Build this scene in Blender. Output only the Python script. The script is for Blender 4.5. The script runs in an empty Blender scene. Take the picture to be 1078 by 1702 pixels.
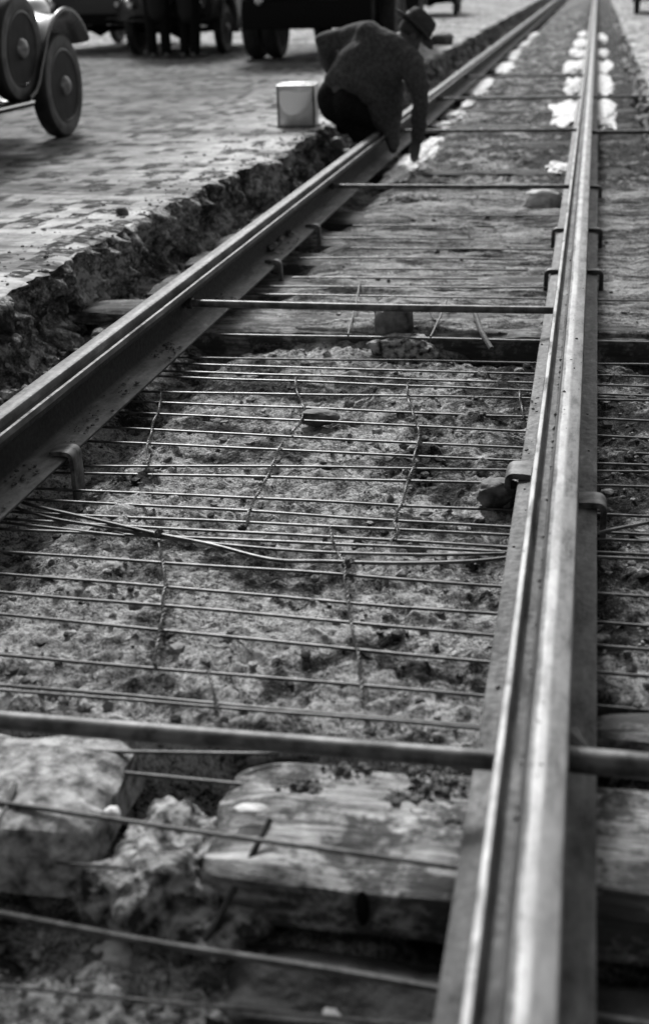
import bpy, bmesh, math, random
import numpy as np
from mathutils import Vector, Matrix

# ------------------------------------------------------------------ camera, world, sun, exposure
SC = bpy.context.scene
COL = SC.collection
CAM = np.array([0.7601, 0.0, 1.0528]); FPX = 2125.5
YAW, PIT, ROL = 0.2050, 0.3964, -0.0282
def cam_axes():
    cy, sy, cp, sp = math.cos(YAW), math.sin(YAW), math.cos(PIT), math.sin(PIT)
    f = np.array([-sy*cp, cy*cp, -sp]); r = np.array([cy, sy, 0.0]); u = np.cross(r, f)
    c, s = math.cos(ROL), math.sin(ROL)
    return c*r + s*u, -s*r + c*u, f
CR, CU, CF = cam_axes()
def ray(px, py): return ((px-539)/FPX)*CR + ((851-py)/FPX)*CU + CF
def at(px, py, z=0.0):                     # point on the level z seen at that place of the photograph
    d = ray(px, py); return CAM + d*((z-CAM[2])/d[2])
def atY(px, py, y):
    d = ray(px, py); return CAM + d*((y-CAM[1])/d[1])
def atX(px, py, x):
    d = ray(px, py); return CAM + d*((x-CAM[0])/d[0])

cd = bpy.data.cameras.new('camera'); cam = bpy.data.objects.new('camera', cd); COL.objects.link(cam)
cd.sensor_fit = 'VERTICAL'; cd.sensor_height = 100.0; cd.sensor_width = 63.3
cd.lens = FPX/1702*100; cd.clip_start = 0.05; cd.clip_end = 1500
cam.matrix_world = Matrix(((CR[0], CU[0], -CF[0], CAM[0]), (CR[1], CU[1], -CF[1], CAM[1]), (CR[2], CU[2], -CF[2], CAM[2]), (0, 0, 0, 1)))
cd.dof.use_dof = True; cd.dof.focus_distance = 3.8; cd.dof.aperture_fstop = 7.4
SC.camera = cam

SUN_EL, SUN_AZ = math.radians(40), math.radians(-20)      # azimuth from +Y towards +X
w = bpy.data.worlds.new('World'); SC.world = w; w.use_nodes = True
nt = w.node_tree; nt.nodes.clear()
sky = nt.nodes.new('ShaderNodeTexSky'); sky.sky_type = 'NISHITA'; sky.sun_disc = False
sky.sun_elevation = SUN_EL; sky.sun_rotation = SUN_AZ; sky.dust_density = 4.0
bw = nt.nodes.new('ShaderNodeRGBToBW'); bg = nt.nodes.new('ShaderNodeBackground'); ow = nt.nodes.new('ShaderNodeOutputWorld')
bg.inputs['Strength'].default_value = 0.06
nt.links.new(sky.outputs[0], bw.inputs[0]); nt.links.new(bw.outputs[0], bg.inputs[0]); nt.links.new(bg.outputs[0], ow.inputs[0])
sl = bpy.data.lights.new('sun', 'SUN'); sl.energy = 1.5; sl.angle = math.radians(11)
so = bpy.data.objects.new('sun', sl); COL.objects.link(so)
sd = Vector((math.sin(SUN_AZ)*math.cos(SUN_EL), math.cos(SUN_AZ)*math.cos(SUN_EL), math.sin(SUN_EL)))
so.rotation_euler = sd.to_track_quat('Z', 'Y').to_euler()
SC.view_settings.view_transform = 'Standard'; SC.view_settings.look = 'None'
SC.view_settings.exposure = 1.4; SC.view_settings.gamma = 1.0

# ------------------------------------------------------------------ noise
RNG = np.random.RandomState(7); random.seed(7)
PT = RNG.permutation(512); VT = RNG.rand(512)
def hsh(ix, iy, s=0): return VT[PT[(PT[(ix+s*37) & 511] + iy) & 511]]
def vn(x, y, s=0):
    x = np.asarray(x, float); y = np.asarray(y, float)
    xi = np.floor(x).astype(int); yi = np.floor(y).astype(int); fx = x-xi; fy = y-yi
    fx = fx*fx*(3-2*fx); fy = fy*fy*(3-2*fy)
    a = hsh(xi, yi, s); b = hsh(xi+1, yi, s); c = hsh(xi, yi+1, s); d = hsh(xi+1, yi+1, s)
    return (a*(1-fx)+b*fx)*(1-fy) + (c*(1-fx)+d*fx)*fy - 0.5
def fbm(x, y, o=4, s=0, g=0.5):
    t = 0; a = 1.0
    for k in range(o):
        t = t + a*vn(np.asarray(x)*2**k, np.asarray(y)*2**k, s+k); a *= g
    return t
def worley(x, y, s=0):
    x = np.asarray(x, float); y = np.asarray(y, float)
    xi = np.floor(x).astype(int); yi = np.floor(y).astype(int)
    f1 = np.full(x.shape, 9.0); rid = np.zeros(x.shape)
    for dx in (-1, 0, 1):
        for dy in (-1, 0, 1):
            cx = xi+dx; cy = yi+dy
            d = np.hypot(cx+hsh(cx, cy, s+3)-x, cy+hsh(cx, cy, s+5)-y)
            m = d < f1; f1 = np.where(m, d, f1); rid = np.where(m, hsh(cx, cy, s+9), rid)
    return f1, rid
def sstep(a, b, x):
    t = np.clip((np.asarray(x, float)-a)/(b-a), 0, 1); return t*t*(3-2*t)

# ------------------------------------------------------------------ materials
class NT:
    def __init__(s, name):
        s.m = bpy.data.materials.new(name); s.m.use_nodes = True; s.t = s.m.node_tree
        s.b = s.t.nodes['Principled BSDF']; s.tc = s.n('ShaderNodeTexCoord')
    def n(s, typ, **kw):
        x = s.t.nodes.new(typ)
        for k, v in kw.items(): setattr(x, k, v)
        return x
    def l(s, a, b): s.t.links.new(a, b)
    def setin(s, node, i, v):
        if hasattr(v, 'is_output'): s.l(v, node.inputs[i])
        else: node.inputs[i].default_value = v
    def math(s, op, a, b=0.0, clamp=False):
        x = s.n('ShaderNodeMath', operation=op); x.use_clamp = clamp
        s.setin(x, 0, a); s.setin(x, 1, b); return x.outputs[0]
    def noise(s, scale, detail=6, rough=.55, stretch=(1, 1, 1), vec=None, dist=0.0):
        mp = s.n('ShaderNodeMapping'); mp.inputs['Scale'].default_value = stretch
        s.l(vec or s.tc.outputs['Object'], mp.inputs[0])
        x = s.n('ShaderNodeTexNoise'); x.inputs['Scale'].default_value = scale
        x.inputs['Detail'].default_value = detail; x.inputs['Roughness'].default_value = rough; x.inputs['Distortion'].default_value = dist
        s.l(mp.outputs[0], x.inputs['Vector']); return x.outputs[0]
    def voro(s, scale, stretch=(1, 1, 1), out='Distance', vec=None):
        mp = s.n('ShaderNodeMapping'); mp.inputs['Scale'].default_value = stretch
        s.l(vec or s.tc.outputs['Object'], mp.inputs[0])
        x = s.n('ShaderNodeTexVoronoi'); x.inputs['Scale'].default_value = scale
        s.l(mp.outputs[0], x.inputs['Vector']); return x.outputs[out]
    def ramp(s, v, stops):
        x = s.n('ShaderNodeValToRGB'); e = x.color_ramp.elements
        while len(e) < len(stops): e.new(0.5)
        for k, (p, c) in enumerate(stops):
            e[k].position = p; e[k].color = (c, c, c, 1)
        s.l(v, x.inputs[0]); return x.outputs[0]
    def mix(s, f, a, b):
        x = s.n('ShaderNodeMix', data_type='FLOAT')
        s.setin(x, 0, f); s.setin(x, 2, a); s.setin(x, 3, b); return x.outputs[0]
    def bump(s, h, strength=.5, dist=.01):
        x = s.n('ShaderNodeBump'); x.inputs['Strength'].default_value = strength; x.inputs['Distance'].default_value = dist
        s.l(h, x.inputs['Height']); s.l(x.outputs[0], s.b.inputs['Normal'])
    def fin(s, col, rough=.7, metal=0.0, spec=.5):
        if hasattr(col, 'is_output'): s.l(col, s.b.inputs['Base Color'])
        else: s.b.inputs['Base Color'].default_value = (col, col, col, 1)
        s.setin(s.b, 'Roughness', rough); s.setin(s.b, 'Metallic', metal); s.b.inputs['Specular IOR Level'].default_value = spec
        return s.m

def mottled(name, lo, hi, scale, rough=.75, metal=0.0, bump=.4, bdist=.004, p0=.38, p1=.62, stretch=(1, 1, 1), spec=.4, detail=7):
    s = NT(name); nz = s.noise(scale, detail, .6, stretch)
    c = s.ramp(nz, [(p0, lo), (p1, hi)])
    if bump: s.bump(s.noise(scale*2.3, 6, .6, stretch), bump, bdist)
    return s.fin(c, rough, metal, spec)

def make_bed_mat():
    s = NT('broken concrete bed')
    blot = s.noise(4.2, 9, .68, dist=.4); mid = s.noise(17, 8, .68); fine = s.noise(75, 6, .7); grit = s.noise(210, 3, .6)
    v2 = s.voro(60)
    t = s.math('ADD', s.math('MULTIPLY', mid, .45), s.math('ADD', s.math('MULTIPLY', fine, .45), s.math('MULTIPLY', grit, .35)))   # about .62
    sand = s.ramp(t, [(.50, .012), (.555, .10), (.60, .30), (.70, .68)])
    dirt = s.ramp(t, [(.56, .005), (.64, .022), (.70, .09), (.78, .25)])
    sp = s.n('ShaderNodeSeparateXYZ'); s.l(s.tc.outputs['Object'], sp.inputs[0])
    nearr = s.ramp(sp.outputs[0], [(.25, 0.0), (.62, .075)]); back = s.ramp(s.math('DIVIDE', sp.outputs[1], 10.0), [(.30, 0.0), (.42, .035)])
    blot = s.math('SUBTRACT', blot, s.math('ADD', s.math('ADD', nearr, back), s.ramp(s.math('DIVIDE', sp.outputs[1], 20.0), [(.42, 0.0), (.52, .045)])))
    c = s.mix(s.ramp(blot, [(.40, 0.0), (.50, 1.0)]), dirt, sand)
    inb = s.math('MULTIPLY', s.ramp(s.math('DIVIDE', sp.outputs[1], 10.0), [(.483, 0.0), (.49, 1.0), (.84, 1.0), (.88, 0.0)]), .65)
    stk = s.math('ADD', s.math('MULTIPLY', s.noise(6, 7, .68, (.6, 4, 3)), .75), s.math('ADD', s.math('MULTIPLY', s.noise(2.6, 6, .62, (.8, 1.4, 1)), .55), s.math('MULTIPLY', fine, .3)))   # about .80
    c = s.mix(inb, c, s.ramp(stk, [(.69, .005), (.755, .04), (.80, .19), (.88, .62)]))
    hgt = s.math('ADD', mid, s.math('ADD', s.math('MULTIPLY', fine, .7), s.math('ADD', s.math('MULTIPLY', grit, .3), s.math('MULTIPLY', v2, -.3))))
    s.bump(hgt, 1.0, .03)
    return s.fin(c, .85, 0, .2)
def make_bank_mat():
    s = NT('excavated paving edge')
    big = s.noise(5, 5, .6); mid = s.noise(22, 8, .7); fine = s.noise(80, 5, .7); v = s.voro(34); vc = s.voro(38, out='Color')
    sep = s.n('ShaderNodeSeparateColor'); s.l(vc, sep.inputs[0])
    a = s.math('ADD', s.math('MULTIPLY', big, .5), s.math('ADD', s.math('MULTIPLY', mid, .6), s.math('MULTIPLY', fine, .3)))
    c = s.ramp(a, [(.56, .006), (.645, .035), (.72, .15), (.79, .40)])
    peb = s.math('MULTIPLY', s.math('GREATER_THAN', sep.outputs[0], .8), s.math('LESS_THAN', v, .33))
    c2 = s.mix(peb, c, .34)
    s.bump(s.math('ADD', s.math('MULTIPLY', mid, 1.0), s.math('ADD', s.math('MULTIPLY', fine, .5), s.math('MULTIPLY', v, -.5))), 1.0, .02)
    return s.fin(c2, .75, 0, .3)
def make_road_mat():
    s = NT('muddy block paving')
    O = s.tc.outputs['Object']; sp = s.n('ShaderNodeSeparateXYZ'); s.l(O, sp.inputs[0])
    X, Y = sp.outputs[0], sp.outputs[1]
    wob = s.math('MULTIPLY', s.math('SUBTRACT', s.noise(9, 3), .5), .05)
    wob2 = s.math('MULTIPLY', s.math('SUBTRACT', s.noise(12, 3, .5, (1, 1, 1)), .5), .06)
    # setts run askew to the track
    a = math.radians(-5)
    U = s.math('ADD', s.math('ADD', s.math('MULTIPLY', X, math.cos(a)), s.math('MULTIPLY', Y, math.sin(a))), wob)
    V = s.math('ADD', s.math('SUBTRACT', s.math('MULTIPLY', Y, math.cos(a)), s.math('MULTIPLY', X, math.sin(a))), wob2)
    row = s.math('FLOOR', s.math('DIVIDE', V, .14))
    u2 = s.math('ADD', s.math('DIVIDE', U, .085), s.math('MULTIPLY', row, .37))
    col = s.math('FLOOR', u2)
    cv = s.n('ShaderNodeCombineXYZ'); s.l(col, cv.inputs[0]); s.l(row, cv.inputs[1])
    wn = s.n('ShaderNodeTexWhiteNoise', noise_dimensions='2D'); s.l(cv.outputs[0], wn.inputs['Vector'])
    big = s.noise(.8, 5, .6, (1, .8, 1)); med = s.noise(3.4, 5, .62, (.55, 1.3, 1)); fine = s.noise(38, 5, .65)
    thr = s.math('ADD', .63, s.math('MULTIPLY', s.math('SUBTRACT', med, .5), -1.0))
    dark = s.math('MULTIPLY', s.math('SUBTRACT', wn.outputs[0], thr), 6.0, True)
    # only part of a block shows through the mud film
    part = s.ramp(s.noise(15, 4, .6, (1, 1.6, 1)), [(.36, 0.0), (.45, 1.0)])
    dark = s.math('MULTIPLY', dark, part)
    fu = s.math('FRACT', u2); fv = s.math('FRACT', s.math('DIVIDE', V, .14))
    joint = s.math('MAXIMUM', s.math('LESS_THAN', fu, .05), s.math('LESS_THAN', fv, .08))
    streak = s.ramp(s.noise(1.5, 6, .65, (.4, 1.3, 1), dist=.6), [(.51, 0.0), (.60, 1.0)])
    film = s.ramp(s.math('ADD', s.math('MULTIPLY', big, .7), s.math('MULTIPLY', fine, .3)), [(.36, .30), (.62, .54)])
    dry = s.ramp(s.math('ADD', s.math('DIVIDE', s.math('ADD', X, 4.0), 4.0), s.math('MULTIPLY', s.math('SUBTRACT', med, .5), .5)), [(.28, .40), (.62, 1.1)])
    far_ = s.ramp(s.math('DIVIDE', Y, 60.0), [(.30, 0.0), (.42, 1.0)])
    rt = s.math('GREATER_THAN', X, 0.0)
    film = s.math('MULTIPLY', film, s.math('MAXIMUM', s.math('MAXIMUM', far_, rt), dry))
    film = s.math('MULTIPLY', film, s.math('ADD', .86, s.math('MULTIPLY', wn.outputs[0], .5)))
    film = s.math('MULTIPLY', film, s.ramp(s.noise(7, 8, .72, (1, 1.2, 1)), [(.34, .45), (.56, 1.08)]))
    c = s.mix(s.math('MULTIPLY', streak, .7), film, .075)
    c = s.mix(s.math('MULTIPLY', joint, .22), c, .06)
    c = s.mix(s.math('MULTIPLY', dark, s.ramp(s.noise(23, 6, .7), [(.34, .55), (.48, 1.0)])), c, .03)
    s.bump(s.math('SUBTRACT', fine, s.math('ADD', s.math('MULTIPLY', dark, .6), s.math('MULTIPLY', joint, .4))), .35, .006)
    r = s.ramp(med, [(.4, .8), (.65, .95)])
    return s.fin(c, r, 0, .05)
def make_rail_mat():
    s = NT('worn rail steel')
    at_ = s.n('ShaderNodeAttribute', attribute_name='prof')       # distance outward from the gauge face
    x = at_.outputs['Fac']
    at2 = s.n('ShaderNodeAttribute', attribute_name='high'); hz = at2.outputs['Fac']
    nz = s.noise(60, 6, .65); sn = s.noise(26, 7, .65, (1, .22, 1)); big = s.noise(4, 4, .6, (1, .5, 1))
    xx = s.math('ADD', x, s.math('MULTIPLY', s.math('SUBTRACT', sn, .5), .010))
    top = s.math('GREATER_THAN', hz, .5)
    strip = s.ramp(xx, [(.008, 0), (.011, 1), (.025, 1), (.029, 0)])
    lip = s.math('MULTIPLY', s.ramp(s.math('ADD', xx, .06), [(.012, 0), (.014, 1), (.023, 1), (.026, 0)]), s.ramp(sn, [(.38, .15), (.5, 1.0)]))
    dirt = s.ramp(s.noise(42, 6, .7), [(.60, 0), (.68, 1)])
    wear = s.math('MULTIPLY', s.math('MAXIMUM', strip, lip), top)
    at4 = s.n('ShaderNodeAttribute', attribute_name='worn')
    wear = s.math('MULTIPLY', wear, s.math('SUBTRACT', at4.outputs['Fac'], s.math('MULTIPLY', dirt, .5)), True)
    headm = s.math('MULTIPLY', top, s.math('GREATER_THAN', x, 0.002))
    stain = s.noise(9, 7, .68, (1.6, .6, 1))
    rust_shade = s.ramp(s.math('ADD', s.math('MULTIPLY', sn, .4), s.math('MULTIPLY', stain, .6)), [(.38, .018), (.46, .06), (.56, .10), (.66, .22)])
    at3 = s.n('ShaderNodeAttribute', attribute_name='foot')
    rust_shade = s.math('MULTIPLY', rust_shade, s.mix(s.math('MAXIMUM', at3.outputs['Fac'], top), .10, 1.0))  # web and undersides darkened in colour, standing in for their shade
    at4 = s.n('ShaderNodeAttribute', attribute_name='worn')
    rust_shade = s.mix(s.math('MULTIPLY', s.math('MULTIPLY', headm, at4.outputs['Fac']), s.ramp(sn, [(.36, .1), (.6, 1)])), rust_shade, .19)
    c = s.mix(wear, rust_shade, s.ramp(stain, [(.36, .16), (.6, .33)]))
    c = s.mix(s.math('MULTIPLY', dirt, .55), c, .05)
    s.bump(nz, .25, .002)
    m = s.mix(wear, .06, .25); r = s.mix(wear, s.ramp(nz, [(.35, .55), (.65, .8)]), .46)
    return s.fin(c, r, m, .3)
def make_wood_mat(name, lo, hi, rot=0.0):
    s = NT(name)
    g = s.noise(14, 8, .65, (.35, 3.2, 3.2)); st = s.noise(5, 5, .6, (1, 1.3, 1)); f = s.noise(55, 5, .7, (.3, 2, 2))
    a = s.math('ADD', s.math('MULTIPLY', g, .55), s.math('ADD', s.math('MULTIPLY', st, .5), s.math('MULTIPLY', f, .25)))
    c = s.ramp(a, [(.50, .015), (.60, lo), (.78, hi)])
    d = s.math('ADD', s.math('MULTIPLY', s.noise(7, 7, .68, (.8, 1.2, 1)), .7), s.math('MULTIPLY', s.noise(45, 5, .7), .3))
    c = s.mix(s.math('MULTIPLY', s.ramp(d, [(.455, 0.0), (.535, 1.0)]), .9), c, .028)
    s.bump(s.math('ADD', g, s.math('MULTIPLY', f, .5)), .9, .012)
    return s.fin(c, .8, 0, .3)

M = {}
M['bed'] = make_bed_mat(); M['bank'] = make_bank_mat(); M['road'] = make_road_mat(); M['rail'] = make_rail_mat()
M['wire'] = mottled('rusty wire', .025, .10, 30, .42, .3, .3, .001)
M['rod'] = mottled('rusted round bar', .035, .13, 22, .5, .4, .5, .002)
M['clip'] = mottled('forged iron', .03, .15, 26, .6, .2, .5, .002)
M['iron'] = mottled('dark iron', .015, .06, 20, .5, .3, .4, .002)
M['tie'] = make_wood_mat('weathered timber', .06, .36)
M['tie_pale'] = make_wood_mat('lime stained timber', .15, .58)
M['tie_dark'] = make_wood_mat('damp timber', .018, .075)
M['damp'] = mottled('damp dirt covered timber', .010, .055, 9, .8, 0, .9, .02)
M['concrete'] = mottled('broken concrete', .05, .42, 26, .85, 0, .9, .012, .36, .62)
M['concrete_lump'] = mottled('pale broken concrete', .03, .5, 34, .85, 0, 1.0, .02, .40, .60)
M['stone'] = mottled('dirty stone', .025, .16, 14, .7, 0, .8, .008)
M['stone_pale'] = mottled('pale stone', .3, .6, 14, .8, 0, .8, .006)
M['mortar'] = mottled('white mortar', .42, .92, 24, .9, 0, .5, .008)
M['crumb'] = mottled('mud clods', .015, .09, 60, .8, 0, .6, .003)
M['ground'] = mottled('earth', .05, .16, 3, .9, 0, .3, .01)
M['paint'] = NT('black coach paint').fin(.012, .22, 0, .6)
M['paint_grey'] = NT('dusty grey paint').fin(.11, .45, 0, .5)
M['fender'] = NT('fender enamel').fin(.03, .25, 0, .7)
M['tyre'] = mottled('dusty rubber', .05, .11, 7, .75, 0, .15, .002)
M['tread'] = mottled('worn rubber tread', .010, .022, 12, .8, 0, .3, .003)
M['disc'] = NT('painted wheel disc').fin(.010, .35, 0, .4)
M['nickel'] = NT('dull nickel').fin(.16, .28, .9)
M['spoke'] = NT('dark painted spokes').fin(.022, .5, 0, .4)
M['chrome'] = NT('nickel plate').fin(.6, .2, 1.0)
M['chassis'] = NT('greasy chassis').fin(.006, .7, 0, .1)
M['glass'] = NT('window glass').fin(.02, .06, 0, .8)
M['wood_body'] = mottled('dark cargo boards', .012, .035, 6, .7, 0, .3, .004, stretch=(1, .2, 4))
M['jacket'] = mottled('worn wool jacket', .032, .065, 45, .9, 0, .5, .004, spec=.2)
M['trousers'] = mottled('black trousers', .006, .013, 40, .95, 0, .5, .004, spec=.1)
M['hat'] = mottled('felt hat', .03, .055, 40, .9, 0, .3, .002, spec=.2)
M['hatband'] = NT('ribbon').fin(.008, .6)
M['skin'] = NT('grimy skin').fin(.06, .7)
M['hair'] = NT('dark hair').fin(.012, .6)
M['shoe'] = mottled('scuffed leather', .05, .16, 18, .6)
M['tin'] = mottled('dented tin', .42, .62, 6, .38, .85, .5, .01, stretch=(1, 1, .5))
M['tin_dark'] = mottled('grimy tin seam', .07, .2, 14, .5, .6, .3, .003)
M['sky_glint'] = NT('painted sky reflection').fin(.92, .35)  # plain white standing in for sky mirrored in the tin
M['coat'] = NT('dark overcoat').fin(.012, .9)

# ------------------------------------------------------------------ mesh helpers
class MB:
    def __init__(s): s.v = []; s.f = []; s.n = 0
    def add(s, vs, fs):
        vs = [tuple(map(float, p)) for p in vs]
        s.v += vs; s.f += [tuple(i+s.n for i in f) for f in fs]; s.n += len(vs); return s
    def bm(s, b):
        b.verts.ensure_lookup_table(); b.verts.index_update()
        s.add([v.co for v in b.verts], [[v.index for v in f.verts] for f in b.faces]); b.free(); return s
    def box(s, c, size, bev=.01, rot=None, seg=2):
        b = bmesh.new(); bmesh.ops.create_cube(b, size=1.0)
        bmesh.ops.scale(b, vec=Vector(size), verts=b.verts)
        if bev: bmesh.ops.bevel(b, geom=b.edges[:], offset=min(bev, min(size)*.45), segments=seg, affect='EDGES', profile=.5)
        mt = Matrix.Translation(Vector(c))
        if rot is not None: mt = mt @ rot
        bmesh.ops.transform(b, matrix=mt, verts=b.verts); return s.bm(b)
    def tube(s, pts, r, n=8, cap=True, flat=None):
        pts = [Vector(p) for p in pts]; m = len(pts)
        rs = r if hasattr(r, '__len__') else [r]*m
        vs = []; up = None
        for i, p in enumerate(pts):
            t = (pts[min(i+1, m-1)]-pts[max(i-1, 0)]).normalized()
            if up is None:
                up = Vector((0, 0, 1)) if abs(t.z) < .9 else Vector((1, 0, 0))
            a = t.cross(up).normalized(); up = a.cross(t).normalized()
            for k in range(n):
                th = 2*math.pi*k/n
                vs.append(p + a*(rs[i]*math.cos(th)*(flat or 1)) + up*(rs[i]*math.sin(th)))
        fs = [(i*n+k, i*n+(k+1) % n, (i+1)*n+(k+1) % n, (i+1)*n+k) for i in range(m-1) for k in range(n)]
        if cap: fs += [tuple(range(n))[::-1], tuple((m-1)*n+k for k in range(n))]
        return s.add(vs, fs)
    def lathe(s, prof, n=40, axis='x', c=(0, 0, 0)):           # prof: (radius, along)
        vs = []; m = len(prof)
        for r_, a_ in prof:
            for k in range(n):
                th = 2*math.pi*k/n; u, v_ = r_*math.cos(th), r_*math.sin(th)
                p = {'x': (a_, u, v_), 'y': (u, a_, v_), 'z': (u, v_, a_)}[axis]
                vs.append((p[0]+c[0], p[1]+c[1], p[2]+c[2]))
        fs = [(i*n+k, i*n+(k+1) % n, (i+1)*n+(k+1) % n, (i+1)*n+k) for i in range(m-1) for k in range(n)]
        fs += [tuple(range(n))[::-1], tuple((m-1)*n+k for k in range(n))]
        return s.add(vs, fs)
    def ball(s, c, rad, sub=2, rot=None):
        b = bmesh.new(); bmesh.ops.create_icosphere(b, subdivisions=sub, radius=1.0)
        mt = Matrix.Translation(Vector(c))
        if rot is not None: mt = mt @ rot
        rad = rad if hasattr(rad, '__len__') else (rad,)*3
        bmesh.ops.transform(b, matrix=mt @ Matrix.Diagonal((*rad, 1)), verts=b.verts); return s.bm(b)
    def capsule(s, a, b_, ra, rb, steps=None, n=14):
        a = Vector(a); b_ = Vector(b_); d = b_-a; L = max(d.length, 1e-5); t = d/L
        pts = []; rs = []
        for k in range(5):
            th = math.pi/2*(1-k/4); pts.append(a-t*ra*math.sin(th)); rs.append(max(ra*math.cos(th), .0005))
        for k in range(5):
            th = math.pi/2*k/4; pts.append(b_+t*rb*math.sin(th)); rs.append(max(rb*math.cos(th), .0005))
        return s.tube(pts, rs, n)
    def chain(s, pts, rs, n=14):
        for i in range(len(pts)-1): s.capsule(pts[i], pts[i+1], rs[i], rs[i+1], n=n)
        return s
    def sheet(s, P, closed=False):                                # P: rows x cols x 3 grid
        R, Cn = len(P), len(P[0])
        fs = [(i*Cn+j, i*Cn+j+1, (i+1)*Cn+j+1, (i+1)*Cn+j) for i in range(R-1) for j in range(Cn-1)]
        return s.add([p for row in P for p in row], fs)
    def build(s, name, mat, parent=None, smooth=True, remesh=None, smoothit=0):
        me = bpy.data.meshes.new(name); me.from_pydata(s.v, [], s.f); me.update()
        o = bpy.data.objects.new(name, me); COL.objects.link(o)
        if remesh:
            md = o.modifiers.new('r', 'REMESH'); md.mode = 'VOXEL'; md.voxel_size = remesh
            if smoothit:
                ms = o.modifiers.new('s', 'SMOOTH'); ms.factor = .5; ms.iterations = smoothit
            dg = bpy.context.evaluated_depsgraph_get(); me2 = bpy.data.meshes.new_from_object(o.evaluated_get(dg))
            o.modifiers.clear(); o.data = me2; bpy.data.meshes.remove(me); me = me2; me.name = name
        me.materials.clear(); me.materials.append(mat)
        me.polygons.foreach_set('use_smooth', [smooth]*len(me.polygons))
        if smooth and not remesh:
            try: me.set_sharp_from_angle(angle=math.radians(38))
            except Exception: pass
        if parent: o.parent = parent
        return o

def grid_mesh(name, X, Y, Z, mat, smooth=True):
    R, Cn = X.shape
    co = np.stack([X, Y, Z], -1).reshape(-1, 3).astype(np.float32)
    i = np.arange(R-1)[:, None]; j = np.arange(Cn-1)[None, :]
    q = np.stack([i*Cn+j, i*Cn+j+1, (i+1)*Cn+j+1, (i+1)*Cn+j], -1).reshape(-1, 4).astype(np.int32)
    me = bpy.data.meshes.new(name); me.vertices.add(len(co)); me.vertices.foreach_set('co', co.ravel())
    me.loops.add(q.size); me.loops.foreach_set('vertex_index', q.ravel())
    me.polygons.add(len(q)); me.polygons.foreach_set('loop_start', np.arange(0, q.size, 4, dtype=np.int32))
    me.polygons.foreach_set('use_smooth', np.full(len(q), smooth))
    me.update(calc_edges=True); me.validate(); me.materials.append(mat)
    o = bpy.data.objects.new(name, me); COL.objects.link(o); return o

def tag(o, label=None, cat=None, group=None, kind=None):
    for k, v in (('label', label), ('category', cat), ('group', group), ('kind', kind)):
        if v: o[k] = v
    return o
def thing(name, label, cat, loc=(0, 0, 0), rz=0.0, group=None):
    o = bpy.data.objects.new(name, None); COL.objects.link(o); o.location = loc; o.rotation_euler = (0, 0, rz)
    o.empty_display_size = .1
    return tag(o, label, cat, group)
def copy_tree(o, parent=None):
    c = o.copy(); COL.objects.link(c)
    if parent: c.parent = parent
    for ch in list(o.children): copy_tree(ch, c)
    return c
ORD = ['first', 'second', 'third', 'fourth', 'fifth', 'sixth', 'seventh', 'eighth', 'ninth', 'tenth', 'eleventh', 'twelfth', 'thirteenth', 'fourteenth', 'fifteenth', 'sixteenth']

# ------------------------------------------------------------------ setting: ground, bed, roads, banks
def plane(name, x0, x1, y0, y1, z, mat):
    MB().add([(x0, y0, z), (x1, y0, z), (x1, y1, z), (x0, y1, z)], [(0, 1, 2, 3)]).build(name, mat)
    return tag(bpy.data.objects[name], kind='structure')
plane('ground', -400, 400, -60, 900, -.62, M['ground'])

def base_level(X, Y):
    wob = .05*vn(X*3.1, Y*0+2.3, 4)+.03*vn(X*9, Y*3, 5)
    z = -.40 + .025*(1-sstep(.12, .35, X+wob))*(1-sstep(1.36, 1.5, Y)) + .145*sstep(1.93, 1.99, Y+wob)                       # pit in front, bed behind the near tie
    trench = sstep(4.46, 4.60, Y+wob)*(1-sstep(4.86, 4.90, Y))
    z = z - (.05+.08*sstep(.0, .5, X))*trench
    side = 1-sstep(-.98, -.80, X); z = z - .06*side*sstep(1.9, 2.2, Y)
    z = z - .075*np.exp(-((X+.66)/.13)**2)*sstep(1.9, 2.2, Y)
    return z
def bed_level(X, Y):
    z = base_level(X, Y)
    board = sstep(4.82, 4.9, Y)*(1-sstep(8.35, 8.8, Y))             # smeared, streaked stretch between the old ties
    rub = 1-board
    f1, r1 = worley(X*11, Y*11, 1); f2, r2 = worley(X*27, Y*27, 2); f3, r3 = worley(X*5.2, Y*5.2, 6)
    st = .030*np.clip(1-(f1/.55)**2, 0, 1)*np.clip(r1-.35, 0, 1)*1.5 + .012*np.clip(1-(f2/.5)**2, 0, 1)*r2
    st = st + .045*np.clip(1-(f3/.5)**2, 0, 1)*np.clip(r3-.72, 0, 1)*2.5
    n = .030*fbm(X*2.6, Y*2.6, 2, 11) + .014*fbm(X*9, Y*9, 4, 12, .6) + .016*fbm(X*34, Y*34, 3, 13, .65)
    str_ = .022*fbm(X*1.6, Y*13, 4, 21, .6) + .010*fbm(X*7, Y*30, 3, 22, .6)
    return z + rub*(st*.6+n-.006) + board*(str_*1.3+.3*n+.014)
ys = [-3.0, -1.5, 0.0, .6]
y = .85
while y < 60: ys.append(y); y += max(.009, .0029*y)
ys += [75, 100, 150, 250, 420]
ys = np.array(ys); xs = np.linspace(-1.55, 1.55, 290)
BX, BY = np.meshgrid(xs, ys); BZ = bed_level(BX, BY)
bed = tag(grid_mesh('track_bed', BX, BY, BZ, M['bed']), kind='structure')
def zbed(x, y): return float(bed_level(np.array([float(x)]), np.array([float(y)]))[0])

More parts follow.
